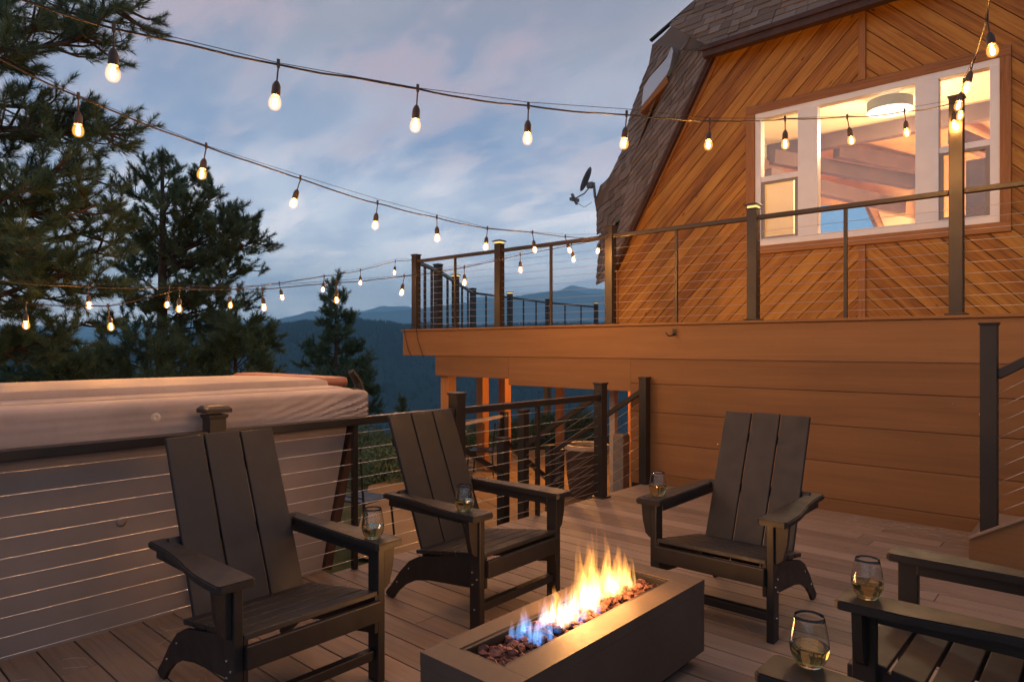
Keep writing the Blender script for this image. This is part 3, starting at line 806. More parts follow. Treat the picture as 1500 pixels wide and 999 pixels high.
# shingled roof faces of the dome, each shingle a real slab
def shingle_face(mb, poly, along, course=.122, thick=.009):
    P = [Vector(p) for p in poly]; o = P[0]
    n = Vector((0,0,0))
    for i in range(len(P)): n += (P[i]-o).cross(P[(i+1) % len(P)]-o)
    n.normalize()
    if n.dot(Vector((0,-1,.2))) < 0: n = -n
    u = Vector(along); u = (u-n*u.dot(n)).normalized(); v = n.cross(u).normalized()
    if v.z < 0: v = -v
    p2 = [((p-o).dot(u), (p-o).dot(v)) for p in P]
    us = [p[0] for p in p2]; vv = [p[1] for p in p2]
    k = math.floor(min(vv)/course)-1
    # backing sheet
    mb.prism([p-n*.03 for p in P], n*.026, .2)
    while k*course < max(vv):
        x = min(us)-random.uniform(0, .3)
        while x < max(us):
            w = random.uniform(.10, .26); tn = random.random(); drop = random.choice((0, 0, .018, .03))
            q = [(x+.003, k*course-drop), (x+w-.003, k*course-drop), (x+w-.003, k*course+course*1.02), (x+.003, k*course+course*1.02)]
            pp = p2
            # Sutherland-Hodgman against the (convex) face polygon
            cx_ = sum(a for a, b in pp)/len(pp); cy_ = sum(b for a, b in pp)/len(pp)
            for i in range(len(pp)):
                a0, a1 = pp[i], pp[(i+1) % len(pp)]
                A = -(a1[1]-a0[1]); B = a1[0]-a0[0]; Cc = -(A*a0[0]+B*a0[1])
                if A*cx_+B*cy_+Cc < 0: A, B, Cc = -A, -B, -Cc
                q = clip(q, A, B, Cc)
                if len(q) < 3: break
            if len(q) >= 3 and area2(q) > 2e-4:
                v0 = k*course-.03
                bot = [o+u*a+v*b for a, b in q]
                top = [o+u*a+v*b+n*(thick*(1.9-1.35*(b-v0)/(course+.03))+(.006 if drop else 0)) for a, b in q]
                m = len(q); vs = bot+top
                fs = [tuple(range(m, 2*m))]+[(i, (i+1) % m, m+(i+1) % m, m+i) for i in range(m)]
                a_, b_, c_ = top[0], top[1], top[2]
                if (b_-a_).cross(c_-a_).dot(n) < 0: fs = [tuple(reversed(f)) for f in fs]
                mb.add(vs, fs, tn)
            x += w
        k += 1
# hip line H, silhouette line G, cedar edge E, eave line V
E0 = (-4.985, 7.50, 2.36); E1 = (-3.56, 7.50, 4.86)
H0 = (-5.49, 8.2, 2.36); H1 = (-5.153, 8.2, 3.235); H2 = (-5.053, 8.2, 4.064); H3 = (-4.299, 8.2, 5.319); H4 = (-3.729, 8.25, 6.3)
rf = bpy.data.objects.new('roof', None); C.objects.link(rf); rf.parent = hs; rf.location = (0, 0, 0)
fa = MB()
shingle_face(fa, [E0, E1, H3, H2], (.88, -.3, .35))
shingle_face(fa, [E0, H2, H1, H0], (.88, -.3, .35))
fa.build('shingle_face', M['shingle'], rf)
fb_ = MB()
G = [(-6.048, 9.0, 2.36), (-6.152, 9.0, 3.172), (-6.284, 9.0, 3.769), (-6.086, 9.0, 3.958), (-5.831, 9.0, 4.313), (-5.619, 9.0, 4.75), (-5.402, 9.0, 5.119), (-5.225, 9.0, 5.941), (-4.40, 9.0, 6.34)]
shingle_face(fb_, [H0, H1, G[1], G[0]], (.8, -.8, .12))
shingle_face(fb_, [H1, H2, G[3], G[2], G[1]], (.8, -.8, .12))
shingle_face(fb_, [H2, G[5], G[4], G[3]], (.8, -.8, .12))
shingle_face(fb_, [H2, H3, G[7], G[6], G[5]], (.8, -.8, .12))
shingle_face(fb_, [H3, H4, G[8], G[7]], (.8, -.8, .12))
fb_.build('shingle_face', M['shingle'], rf)
fc = MB()
shingle_face(fc, [(-3.56, 7.42, 4.90), (3.6, 7.42, 4.98), (3.6, 8.6, 6.6), (-3.70, 8.27, 6.3), H3], (1, 0, .02))
fc.build('shingle_face', M['shingle'], rf)
ea = MB()
ea.bar((-3.60, 7.40, 4.815), (3.6, 7.40, 4.88), .10, .10, grain=True); ea.bar((-3.62, 7.335, 4.862), (3.6, 7.335, 4.935), .03, .05, grain=True)
ea.build('eave_fascia', M['brownwood'], rf)
so = MB(); so.add([(-3.6, 7.44, 4.80), (3.6, 7.44, 4.86), (3.6, YC, 4.90), (-3.6, YC, 4.86)], [(0, 1, 2, 3)]); so.build('soffit', M['brownwood'], rf)
hpk = MB()
hpk.prism([E0, E1, (E1[0]+.05, E1[1], E1[2]), (E0[0]+.05, E0[1], E0[2])], (0, .26, 0)); hpk.tube([E0, E1], .02, 6)
hpk.build('edge_flashing', M['brownwood'], rf)
hp2 = MB(); hp2.bar((-5.23, 8.97, 5.99), (-4.38, 8.97, 6.39), .06, .03); hp2.build('upper_eave', M['blackm'], rf)
rc = MB(); rc.prism([(-4.62, 8.45, 4.6), (-4.1, 8.45, 5.35), (-3.65, 8.45, 6.0), (3.6, 8.45, 6.0), (3.6, 8.45, 4.6)], (0, .05, 0))
rc.add([E1, H3, (-3.56, 7.42, 4.90)], [(0, 1, 2)]); rc.add([E1, (-3.56, 7.42, 4.90), (3.6, 7.42, 4.97), (3.6, 7.5, 4.92)], [(0, 1, 2, 3)]); rc.build('roof_sheathing', M['brownwood'], rf)
# bubble skylight on the dome
def ss(px, y): k = 8.12/8.35; return [(a*k, 8.12, 1.4+(b-1.4)*k) for a, b in px]
cu = MB(); cu.prism(ss([(-5.034, 4.701), (-5.012, 4.783), (-4.624, 5.124), (-4.593, 5.022)], 8.35), (0, .40, 0)); cu.build('skylight_curb', M['cedar_trim'], rf)
gl_ = MB(); gl_.prism(ss([(-5.018, 4.79), (-4.979, 5.055), (-4.88, 5.173), (-4.74, 5.269), (-4.624, 5.359), (-4.541, 5.494), (-4.52, 5.422), (-4.572, 5.213), (-4.62, 5.135), (-4.815, 4.96)], 8.345), (0, .40, 0)); gl_.build('skylight_dome', M['skydome'], rf)

# satellite dish
sdh = thing('satellite_dish', 'small grey satellite dish bolted to the dome roof edge', 'satellite dish', (-6.20, 8.9, 3.80))
m3 = Matrix.Rotation(R(-62), 3, 'Y') @ Matrix.Rotation(R(20), 3, 'X')
d_ = MB(); d_.lathe([(0, .03), (.08, .022), (.16, 0), (.165, .0), (.155, -.012), (.08, .012), (0, .02)], (-6.375, 8.9, 4.09), 28, m3 @ Matrix.Diagonal((1.25, .9, 1)).to_3x3()); d_.build('reflector', M['dish'], sdh, True)
d_ = MB(); d_.tube([(-6.19, 8.9, 3.76), (-6.21, 8.9, 3.95), (-6.30, 8.9, 4.0)], .022, 8); d_.box((-6.33, 8.85, 3.93), (-6.22, 8.95, 4.02), None, None, .01); d_.build('mount', M['dish'], sdh)
d_ = MB(); d_.tube([(-6.32, 8.9, 3.93), (-6.38, 8.88, 3.86), (-6.54, 8.86, 3.80)], .012, 8); d_.build('feed_arm', M['dish'], sdh)
d_ = MB(); d_.bar((-6.62, 8.86, 3.88), (-6.52, 8.86, 3.70), .035, .035); d_.bar((-6.57, 8.76, 3.78), (-6.57, 8.96, 3.78), .05, .05); d_.build('feed_horn', M['dish'], sdh)
d_ = MB(); d_.tube([(-6.52, 8.88, 3.72), (-6.40, 8.9, 3.64), (-6.26, 8.9, 3.70)], .004, 5); d_.build('feed_cable', M['rubber'], sdh)

# ================================================================== UNDER THE RAISED DECK / GARDEN
ul = thing('assumed_lamp', 'assumed small warm lamp, unseen under the raised deck, added to light its timber posts', 'lamp', (-6.2, 8.4, 1.2))  # assumed lamp, itself unseen, added to light the posts and patio
l_ = MB(); l_.lathe([(0, 0), (.05, 0), (.06, .04), (.06, .10), (0, .10)], (-6.2, 8.4, 1.18), 16); l_.build('assumed_lamp_body', M['blackm'], ul)
lamp('assumed_lamp_light', 'POINT', (-6.2, 8.4, 1.08), 110, (1, .42, .10), .06, ul)  # warm light of the assumed lamp
pp_ = MB(); pp_.box((-4.66, 7.0, GZ), (-4.58, 7.08, 1.29), None, 2, .004); tag(pp_.build('deck_prop', M['pale']), 'pale timber prop under the raised deck behind the stairs', 'post')
gp = MB(); gp.box((-4.28, 6.5, GZ), (-4.14, 6.64, .40), None, 2, .01); tag(gp.build('deck_pier', M['concrete']), 'grey square pier beside the pale prop under the raised deck', 'pier')

pl = thing('planter', 'round dark planter with pale rim standing on the sandy patio', 'planter', (-5.43, 7.60, GZ))
p_ = MB(); p_.lathe([(0, 0), (.22, 0), (.27, .35), (.285, .70), (.25, .70), (.24, .6), (0, .6)], (0,0,0), 28); p_.build('pot', M['planter'], pl, True, True, 40)
p_ = MB(); p_.lathe([(.25, .702), (.305, .702), (.315, .73), (.305, .76), (.25, .76)], (0,0,0), 28, None, None, True); p_.build('rim', M['pale'], pl, True, True, 50)

bt = thing('bistro_table', 'small round bistro table with grey blue top on the patio', 'table', (-8.0, 7.30, GZ))
b_ = MB(); b_.lathe([(0, .735), (.36, .735), (.37, .745), (.36, .76), (0, .76)], (0,0,0), 28); b_.build('tabletop', simple('blue_grey_top', (.30, .36, .44), .4), bt, False, True)
b_ = MB(); b_.lathe([(0, 0), (.2, 0), (.2, .02), (.025, .04), (.025, .735), (0, .735)], (0,0,0), 16)
for a in range(4): b_.tube([(.05*math.cos(a*PI/2), .05*math.sin(a*PI/2), .5), (.3*math.cos(a*PI/2), .3*math.sin(a*PI/2), 0)], .012, 6)
b_.build('pedestal', M['blackm'], bt, False, True)
def metal_chair(label, loc, rz):
    c = thing('patio_chair', label, 'chair', loc, rz, 'metal chairs on the patio')
    b = MB(); b.box((-.21, -.21, .44), (.21, .21, .46), None, None, .008); b.build('seat', M['blackm'], c, False, True)
    for sx in (-1, 1):
        for sy in (-1, 1):
            b = MB(); b.tube([(sx*.19, sy*.19, .44), (sx*.22, sy*.22, 0)], .012, 6); b.build('leg', M['blackm'], c, False, True)
    b = MB()
    for sy in (-1, 1): b.tube([(-.2, sy*.19, .44), (-.24, sy*.19, .9)], .012, 6)
    for k in range(5): b.tube([(-.203-.007*k, -.19, .5+.095*k), (-.203-.007*k, .19, .5+.095*k)], .008, 6)
    b.build('backrest', M['blackm'], c, False, True)
    return c
metal_chair('black metal chair at the right of the bistro table', (-7.55, 7.75, GZ), R(210))
metal_chair('black metal chair seen between the hot tub and the second fire pit chair', (-5.75, 4.15, GZ+.10), R(100))
fe = thing('garden_fence', 'low pale topped fence below the raised deck corner posts', 'fence', (-7.7, 8.0, GZ))
f1 = MB(); f1.bar((-8.35, 7.30, .02), (-7.40, 8.137, .285), .09, .045, grain=True); f1.build('top_rail', M['pale'], fe)
for k in (0.1, .97):
    x, y, z = -8.35+.95*k, 7.30+.837*k, .02+.265*k; f1 = MB(); f1.box((x-.05, y-.05, GZ), (x+.05, y+.05, z+.06)); f1.build('post', M['rail'], fe)

# ================================================================== HOT TUB
ht = thing('hot_tub', 'beige hot tub under a folded vinyl cover behind the cable railing', 'hot tub', (-4.8, .6, 0))
cb = MB()
Y0, Yb, Yt = -1.6, 2.35, 2.58
v = [(-3.70, Y0, 0), (-3.70, Yb, 0), (-5.75, Yb, 0), (-5.75, Y0, 0), (-3.745, Y0, .93), (-3.745, Yt, .93), (-5.75, Yt, .93), (-5.75, Y0, .93)]
cb.add(v, [(0,1,5,4), (1,2,6,5), (2,3,7,6), (3,0,4,7), (3,2,1,0), (4,5,6,7)])
cb.build('cabinet', M['tubskin'], ht)
ct_ = MB(); ct_.bar((-3.715, Yb+.035, 0.0), (-3.755, Yt+.045, .93), .05, .075, (1, 0, 0)); ct_.bar((-3.755, Yt+.045, .93), (-3.79, Yt+.075, 1.12), .04, .06, (1, 0, 0)); ct_.build('corner_trim', M['brownwood'], ht)
for (y, z) in ((1.22, .52),):
    j = MB(); j.lathe([(0, 0), (.022, 0), (.024, .003), (.010, .005), (0, .004)], (-3.724, y, z), 20, Matrix.Rotation(R(90), 3, 'Y')); j.build('drain_cap', M['tubskin'], ht, True)

def cover_mesh():
    # profile across (x, z), swept along y; wrinkles gather at the free corner
    prof = [(-3.700, .905)]+[(-3.688+.003*math.sin(PI*k/15), .915+.177*k/15) for k in range(16)]+[(-3.694, 1.104), (-3.706, 1.111), (-3.80, 1.116), (-3.902, 1.120), (-3.922, 1.119), (-3.928, 1.100), (-3.934, 1.122), (-3.96, 1.126), (-4.10, 1.130), (-4.128, 1.128), (-4.135, 1.104), (-4.165, 1.106), (-4.171, 1.155), (-4.182, 1.168), (-4.28, 1.174), (-4.8, 1.172), (-5.5, 1.16), (-5.82, 1.145), (-5.84, 1.07), (-5.85, .90)]
    ys = np.concatenate([np.linspace(-1.65, 1.7, 60), np.linspace(1.72, 2.70, 70)])
    P = []; nprof = len(prof)
    for y in ys:
        t = max(0, min(1, (y-1.85)/.75)); e = max(0, (y-2.65)/.05)
        for i, (x, z) in enumerate(prof):
            dx = dz = 0
            if i < 17:
                hh = (z-.9)/.2
                w_ = noise.noise(Vector((y*4, z*3, 0))); dx = t*math.sin(PI*min(1, hh*.85+.12))*(.011*math.sin(40*(y+.75*(1-hh)**1.5)+3*w_)*(.35+.65*max(0, hh))+.006*math.sin(95*(y+.5*(1-hh))+4*w_)*hh)
            dx += .004*noise.noise(Vector((y*2.0, i*.4, 4))); dz = .006*noise.noise(Vector((y*1.4, x*2.0, 9)))
            if e > 0:
                dz -= (.014*e*e if i > 16 else 0); dx -= .012*e*e*(1 if i < 20 else 0)
            yy = y+(.012*noise.noise(Vector((x*4, z*9, 1))) if y > 2.6 else 0)
            P.append((x+dx, yy, z+dz))
    n = len(ys)
    F = [(i*nprof+k, (i+1)*nprof+k, (i+1)*nprof+k+1, i*nprof+k+1) for i in range(n-1) for k in range(nprof-1)]
    mb = MB(); mb.add(P, F, .5)
    last = (n-1)*nprof
    
    b0 = len(mb.v); cap = []
    for k in range(nprof): mb.v.append((P[last+k][0], P[last+k][1]+.004, .905)); cap.append(b0+k)
    for k in range(nprof-1): mb.f.append((last+k, last+k+1, cap[k+1], cap[k])); mb.tone.append(.5)
    return mb
cover_mesh().build('cover', M['vinyl'], ht, True, False, 38)
cv2 = MB(); cv2.box((-5.6, 2.69, 1.10), (-4.24, 2.93, 1.176), None, None, .03); cv2.build('folded_flap', simple('rust_vinyl', (.24, .10, .07), .6), ht)
lf = MB(); lf.tube([(-3.80, 2.72, 1.08), (-3.81, 2.70, 1.16), (-3.80, 2.64, 1.235)], [.032, .03, .022], 8); lf.build('cover_lifter', M['blackm'], ht)
sp = MB(); sp.lathe([(0, 0), (.02, 0), (.024, .004), (.012, .007), (0, .005)], (-3.688, 1.37, 1.035), 18, Matrix.Rotation(R(90), 3, 'Y')); sp.build('cover_snap', M['pale'], ht)

# ================================================================== ADIRONDACK CHAIRS
def make_chair(name, label, group):
    t = thing(name, label, 'chair', (0,0,0), 0, group); m = M['chair']
    def P(mb, n, par=t, smooth=False): return mb.build(n, m, par, smooth, True)
    # local: x forward (0 = front of the arms), y to the left, z up
    for s in (-1, 1):
        b = MB(); b.box((-.105, s*.308-.018, 0), (-.035, s*.308+.018, .558), None, None, .004); leg = P(b, 'leg')
        b = MB()
        for (x, z) in ((-.085, .235), (-.055, .265), (-.085, .295)): b.lathe([(0, 0), (.0055, 0), (.005, .003), (0, .004)], (x, s*.3265, z), 10, Matrix.Rotation(R(-90*s), 3, 'X'))
        b.lathe([(0, 0), (.0055, 0), (.005, .003), (0, .004)], (-.07, s*.3265, .115), 10, Matrix.Rotation(R(-90*s), 3, 'X'))
        b.build('bolt', M['bolt'], leg, False, True)
        # arm: wide pad at the front, narrowing in a curve to the back
        outer = [(0, .398), (-.10, .399), (-.20, .395), (-.30, .382), (-.42, .362), (-.55, .348), (-.68, .343), (-.755, .343)]
        inner = [(-.755, .268), (-.55, .266), (-.30, .262), (0, .258)]
        pts = [(0-.012, .398), *outer[1:], *inner[:-1], (-.012, .258), (0, .27), (0, .386)]
        b = MB(); bm = bmesh.new()
        vs = [bm.verts.new((x, s*y, .560)) for x, y in pts]; f = bm.faces.new(vs)
        ex = bmesh.ops.extrude_face_region(bm, geom=[f]); 
        for g in ex['geom']:
            if isinstance(g, bmesh.types.BMVert): g.co.z += .030
        bmesh.ops.recalc_face_normals(bm, faces=bm.faces)
        bmesh.ops.bevel(bm, geom=[e for e in bm.edges if abs(e.verts[0].co.z-e.verts[1].co.z) < 1e-5], offset=.005, segments=2, affect='EDGES')
        bm.verts.index_update(); b.add([v.co.copy() for v in bm.verts], [[v.index for v in f.verts] for f in bm.faces], .5); bm.free()
        arm = P(b, 'armrest')
        # rail under the arm and the bracket outside the leg
        b = MB(); b.bar((-.10, s*.302, .538), (-.74, s*.302, .538), .030, .042, (0,0,1), .003); P(b, 'arm_rail', arm)
        b = MB(); prof = [(.327, .559), (.388, .559), (.380, .47), (.362, .40), (.345, .385), (.327, .375)]
        b.prism([(-.050, s*y, z) for y, z in prof], (-.030, 0, 0)); P(b, 'arm_bracket', arm)
        # seat stringer sweeping down to the back foot
        up = [(-.034, .372), (-.20, .345), (-.40, .300), (-.52, .275), (-.60, .235), (-.68, .160), (-.75, .075), (-.795, .028), (-.80, .012)]
        lo = [(-.775, .0), (-.74, .0), (-.70, .045), (-.64, .095), (-.55, .140), (-.44, .165), (-.30, .180), (-.15, .195), (-.034, .215)]
        b = MB(); b.prism([(x, s*.273, z) for x, z in up+lo], (0, s*.0165, 0)); st_ = P(b, 'side_stringer')
        b = MB()
        for (x, z) in ((-.70, .10), (-.60, .195)): b.lathe([(0, 0), (.0055, 0), (.005, .003), (0, .004)], (x, s*.290, z), 10, Matrix.Rotation(R(-90*s), 3, 'X'))
        b.build('bolt', M['bolt'], st_, False, True)
    # seat slats
    for k in range(5):
        x = -.036-.104*k; z = .376-.0165*k
        b = MB(); mt = Matrix.Translation((x, 0, z)) @ Matrix.Rotation(R(-9), 4, 'Y')
        b.box((-.094, -.288, -.011), (0, .288, .011), None, None, .004, mt); P(b, 'seat_slat')
    b = MB(); b.box((-.034, -.2885, .268), (-.010, .2885, .352), None, None, .004); P(b, 'apron')
    b = MB(); b.box((-.095, -.2885, .095), (-.055, .2885, .135), None, None, .003); P(b, 'stretcher')
    # three back boards leaning back
    B = Vector((-.525, 0, .255)); T = Vector((-.832, 0, 1.0)); d = (T-B).normalized(); nrm = Vector((d.z, 0, -d.x)); L = (T-B).length
    for k, y in enumerate((-.168, 0, .168)):
        mt = Matrix(((d.x, 0, nrm.x, B.x), (0, 1, 0, y), (d.z, 0, nrm.z, B.z), (0,0,0,1)))
        b = MB(); b.box((-.06, -.080, -.011), (L+(.0 if k != 1 else .004), .080, .011), None, None, .005, mt); P(b, 'back_slat')
    for k, u in enumerate((.36, .66)):
        c = B+d*u-nrm*.026; b = MB(); b.bar((c.x, -.235 if k else -.290, c.z), (c.x, .235 if k else .290, c.z), .028, .05, tuple(d), .003); P(b, 'back_brace')
    return t
GRP = 'adirondack chairs round the fire table'
ch1 = make_chair('adirondack_chair', 'dark slatted adirondack chair at the left in front of the hot tub', GRP)
ch1.location = (-2.250, 1.43, 0); ch1.rotation_euler = (0, 0, 0)
dup(ch1, (-2.275, 2.667, 0), R(1.0), 'dark adirondack chair in front of the railing gap, between hot tub and stairs')
dup(ch1, (-1.527, 3.145, 0), R(-89), 'dark adirondack chair with its back to the brown wall, beyond the fire table')
dup(ch1, (-.678, 2.70, 0), R(180), 'dark adirondack chair at the right with both arms and slatted seat in view')
dup(ch1, (-.678, 1.40, 0), R(180), 'dark adirondack chair cut by the bottom right corner, one arm in view')

# wine glasses on the arms
def make_glass(label, loc):
    g = thing('wine_glass', label, 'wine glass', loc, 0, 'stemless wine glasses on the chair arms')
    out = [(0, 0), (.026, 0), (.030, .003), (.038, .014), (.045, .030), (.0478, .046), (.0465, .066), (.0425, .090), (.0375, .116), (.0355, .127)]
    inn = [(.0348, .1272), (.0369, .116), (.0419, .090), (.0459, .066), (.0471, .046), (.0441, .031), (.0364, .0158), (.026, .010), (0, .0085)]
    b = MB(); b.lathe(out+inn, (0,0,0), 40); b.build('bowl', M['glass'], g, True, True)
    w = MB(); w.lathe([(0, .0081), (.0262, .0096), (.0367, .0155), (.0444, .0308), (.0474, .046), (.0471, .0515), (0, .0515)], (0,0,0), 40); w.build('wine', M['wine'], g, True, True, 40)
    return g
AZ = .5905
g0 = make_glass('stemless wine glass on the arm of the chair before the hot tub', (-2.345, 1.738, AZ))
dup(g0, (-2.400, 2.330, AZ), 0.3, 'stemless wine glass on the near arm of the chair by the stairs')
dup(g0, (-1.862, 3.270, AZ), 0.9, 'stemless wine glass on the chair arm nearest the brown wall')
dup(g0, (-.600, 2.388, AZ), 1.4, 'stemless wine glass on the right hand chair with slatted seat')
dup(g0, (-.583, 1.785, AZ), 2.1, 'largest wine glass, lowest in the photo, on the cut off chair arm')

# ================================================================== FIRE TABLE
TH = .37
ft = thing('fire_table', 'long low dark metal fire table between the chairs', 'fire table', (-1.565, 2.15, 0))
TX0, TX1, TY0, TY1 = -1.755, -1.362, 1.495, 2.800
PX0, PX1, PY0, PY1 = -1.672, -1.470, 1.600, 2.692
b = MB()
for (a, c) in (((TX0, TY0, TH-.045), (TX1, PY0-.001, TH)), ((TX0, PY1+.001, TH-.045), (TX1, TY1, TH)), ((TX0, PY0, TH-.045), (PX0-.001, PY1, TH)), ((PX1+.001, PY0, TH-.045), (TX1, PY1, TH))): b.box(a, c, .5)
b.build('tabletop', M['table'], ft)
b = MB()
for (a, c) in (((TX0+.001, TY0+.001, .055), (TX1-.001, TY0+.02, TH-.046)), ((TX0+.001, TY1-.02, .055), (TX1-.001, TY1-.001, TH-.046)), ((TX0+.001, TY0+.021, .055), (TX0+.02, TY1-.021, TH-.046)), ((TX1-.02, TY0+.021, .055), (TX1-.001, TY1-.021, TH-.046))): b.box(a, c, .5)
b.box((TX0+.021, TY0+.021, .055), (TX1-.021, TY1-.021, .075), .5); b.build('body', M['table'], ft)
b = MB(); b.box((TX0+.05, TY0+.06, 0.0), (TX1-.05, TY1-.06, .054), .5); b.build('plinth', M['blackm'], ft)
b = MB()
for (a, c) in (((PX0+.0, PY0, TH-.04), (PX1, PY0+.016, TH-.004)), ((PX0, PY1-.016, TH-.04), (PX1, PY1, TH-.004)), ((PX0, PY0+.017, TH-.04), (PX0+.016, PY1-.017, TH-.004)), ((PX1-.016, PY0+.017, TH-.04), (PX1, PY1-.017, TH-.004))): b.box(a, c, .5, None, .002)
b.box((PX0+.0, PY0+.0, TH-.075), (PX1, PY1, TH-.065), .5); b.build('burner_tray', M['blackm'], ft)

def rocks():
    mb = MB(); rng = random.Random(4)
    for k in range(430):
        x = rng.uniform(PX0+.03, PX1-.03); y = rng.uniform(PY0+.03, PY1-.03); r = rng.uniform(.011, .021)
        z = TH-.052+rng.uniform(0, .026)+ (.014 if rng.random() < .35 else 0)
        bm = bmesh.new(); bmesh.ops.create_icosphere(bm, subdivisions=1 if rng.random() < .75 else 2, radius=r*1.08)
        so_ = Vector((rng.uniform(0, 99), rng.uniform(0, 99), 0)); sc = Vector((rng.uniform(.75, 1.3), rng.uniform(.75, 1.3), rng.uniform(.6, .95)))
        for v in bm.verts:
            v.co *= 1+.85*noise.noise(v.co*70+so_)+.25*noise.noise(v.co*160+so_)
            v.co = Vector((v.co.x*sc.x, v.co.y*sc.y, v.co.z*sc.z))+Vector((x, y, z))
        bm.verts.index_update(); mb.add([v.co.copy() for v in bm.verts], [[v.index for v in f.verts] for f in bm.faces], rng.random()); bm.free()
    return mb.build('lava_rock', M['rock'])
lr_ = rocks(); struct(lr_, 'stuff'); lr_['label'] = 'dark red lava rock filling the fire table tray'

# ---- the fire: each tongue of flame a closed body of glowing gas
fi = thing('fire', 'orange and blue gas flames rising from the lava rock', 'fire', (-1.57, 2.25, TH-.02))
def flame_mat(name, stops, strength):
    def f(t, o):
        g = t.n('ShaderNodeTexCoord').outputs['Generated']; co = t.n('ShaderNodeTexCoord').outputs['Object']
        z = t.n('ShaderNodeSeparateXYZ', {0: g}).outputs[2]
        c = t.ramp(z, [(p, cc) for p, cc, s in stops]); s_ = t.ramp(z, [(p, s) for p, cc, s in stops])
        n = noise_f(t, co, 30, 3, .6, (1.6, 1.6, .28), .8)
        k = t.ramp(n, [(.40, .04), (.58, 1.0)])
        st_ = t.math('MULTIPLY', t.math('MULTIPLY', s_, k), strength)
        t.link(t.n('ShaderNodeEmission', {'Color': c, 'Strength': st_}).outputs[0], o.inputs['Volume'])
    return mat(name, f)
M['flame'] = flame_mat('flame_gas', [(0, (1, .50, .16), .25), (.12, (1, .54, .18), 1.0), (.45, (1, .43, .09), .75), (.8, (1, .35, .055), .5), (1, (1, .3, .04), .0)], 50)
M['flame_hot'] = flame_mat('flame_core', [(0, (1, .62, .30), .4), (.15, (1, .66, .34), 1.0), (.5, (1, .56, .2), .6), (.85, (1, .42, .09), .25), (1, (1, .3, .05), .0)], 90)
M['flame_veil'] = flame_mat('flame_veil', [(0, (1, .48, .14), .5), (.2, (1, .46, .12), 1.0), (.6, (1, .38, .07), .55), (1, (1, .3, .04), .0)], 16)
M['flame_blue'] = flame_mat('flame_base', [(0, (.10, .34, 1), .9), (.35, (.26, .52, 1), .8), (.6, (.6, .45, .75), .5), (.8, (1, .5, .2), .5), (1, (1, .5, .2), .0)], 26)
def tongue(x, y, z0, h, r, m, rng):
    n = 12; rings = 13; vs = []; fs = []
    ph = rng.uniform(0, 99); lean = (rng.uniform(-.05, .05), rng.uniform(-.08, .03)); sx = rng.uniform(.55, .85)
    for i in range(rings):
        k = i/(rings-1)
        rad = r*(math.sin(PI*min(1, (k*.86+.14))**.62)**.9 if k < .999 else 0)*(1-.35*k)+.0004
        cx = x+lean[0]*h*k*k+.14*r*4*noise.noise(Vector((ph, k*2.4, 0)))*k; cy_ = y+lean[1]*h*k*k+.2*r*4*noise.noise(Vector((ph+9, k*2.4, 0)))*k
        for a in range(n):
            an = 2*PI*a/n; rr2 = rad*(1+.35*noise.noise(Vector((math.cos(an)+ph, math.sin(an), k*2.2))))
            vs.append((cx+sx*rr2*math.cos(an), cy_+rr2*math.sin(an), z0+h*k))
    for i in range(rings-1):
        for a in range(n):
            a2 = (a+1) % n; fs.append((i*n+a, i*n+a2, (i+1)*n+a2, (i+1)*n+a))
    fs += [tuple(range(n-1, -1, -1)), tuple((rings-1)*n+a for a in range(n))]
    mb = MB(); mb.add(vs, fs, .5); return mb.build('flame', m, fi, True)
rng = random.Random(11)
hp = [(1.88, .05), (1.98, .09), (2.06, .14), (2.13, .19), (2.20, .30), (2.27, .30), (2.34, .34), (2.40, .27), (2.46, .26), (2.52, .19), (2.57, .10)]
hy = np.array([p[0] for p in hp]); hh = np.array([p[1] for p in hp])
for k in range(30):
    y = rng.uniform(1.96, 2.55); h = float(np.interp(y, hy, hh))*rng.uniform(.55, 1.1)
    tongue(-1.585+rng.uniform(-.045, .045), y, TH-.020, max(.05, h), rng.uniform(.016, .036), M['flame'], rng)
for y, h, r in ((2.20, .17, .036), (2.24, .13, .034), (2.44, .12, .032), (2.33, .15, .022), (2.09, .08, .024)):
    tongue(-1.585+rng.uniform(-.02, .02), y, TH-.018, h, r, M['flame_hot'], rng)
for y, h, r in ((2.05, .11, .045), (2.14, .16, .055), (2.22, .22, .06), (2.31, .23, .06), (2.40, .20, .055), (2.48, .17, .05), (2.53, .12, .04)):
    tongue(-1.585+rng.uniform(-.012, .012), y, TH-.02, h, r, M['flame_veil'], rng)
for k in range(46):
    y = rng.uniform(1.80, 2.22); tongue(-1.575+rng.uniform(-.06, .065), y, TH-.022, rng.uniform(.05, .14), rng.uniform(.013, .026), M['flame_blue'], rng)
for y, z in ((2.12, .46), (2.26, .54), (2.42, .50)):
    lamp('fire_light', 'POINT', (-1.575, y, z), FIRE_W, (1, .43, .12), .07, fi)

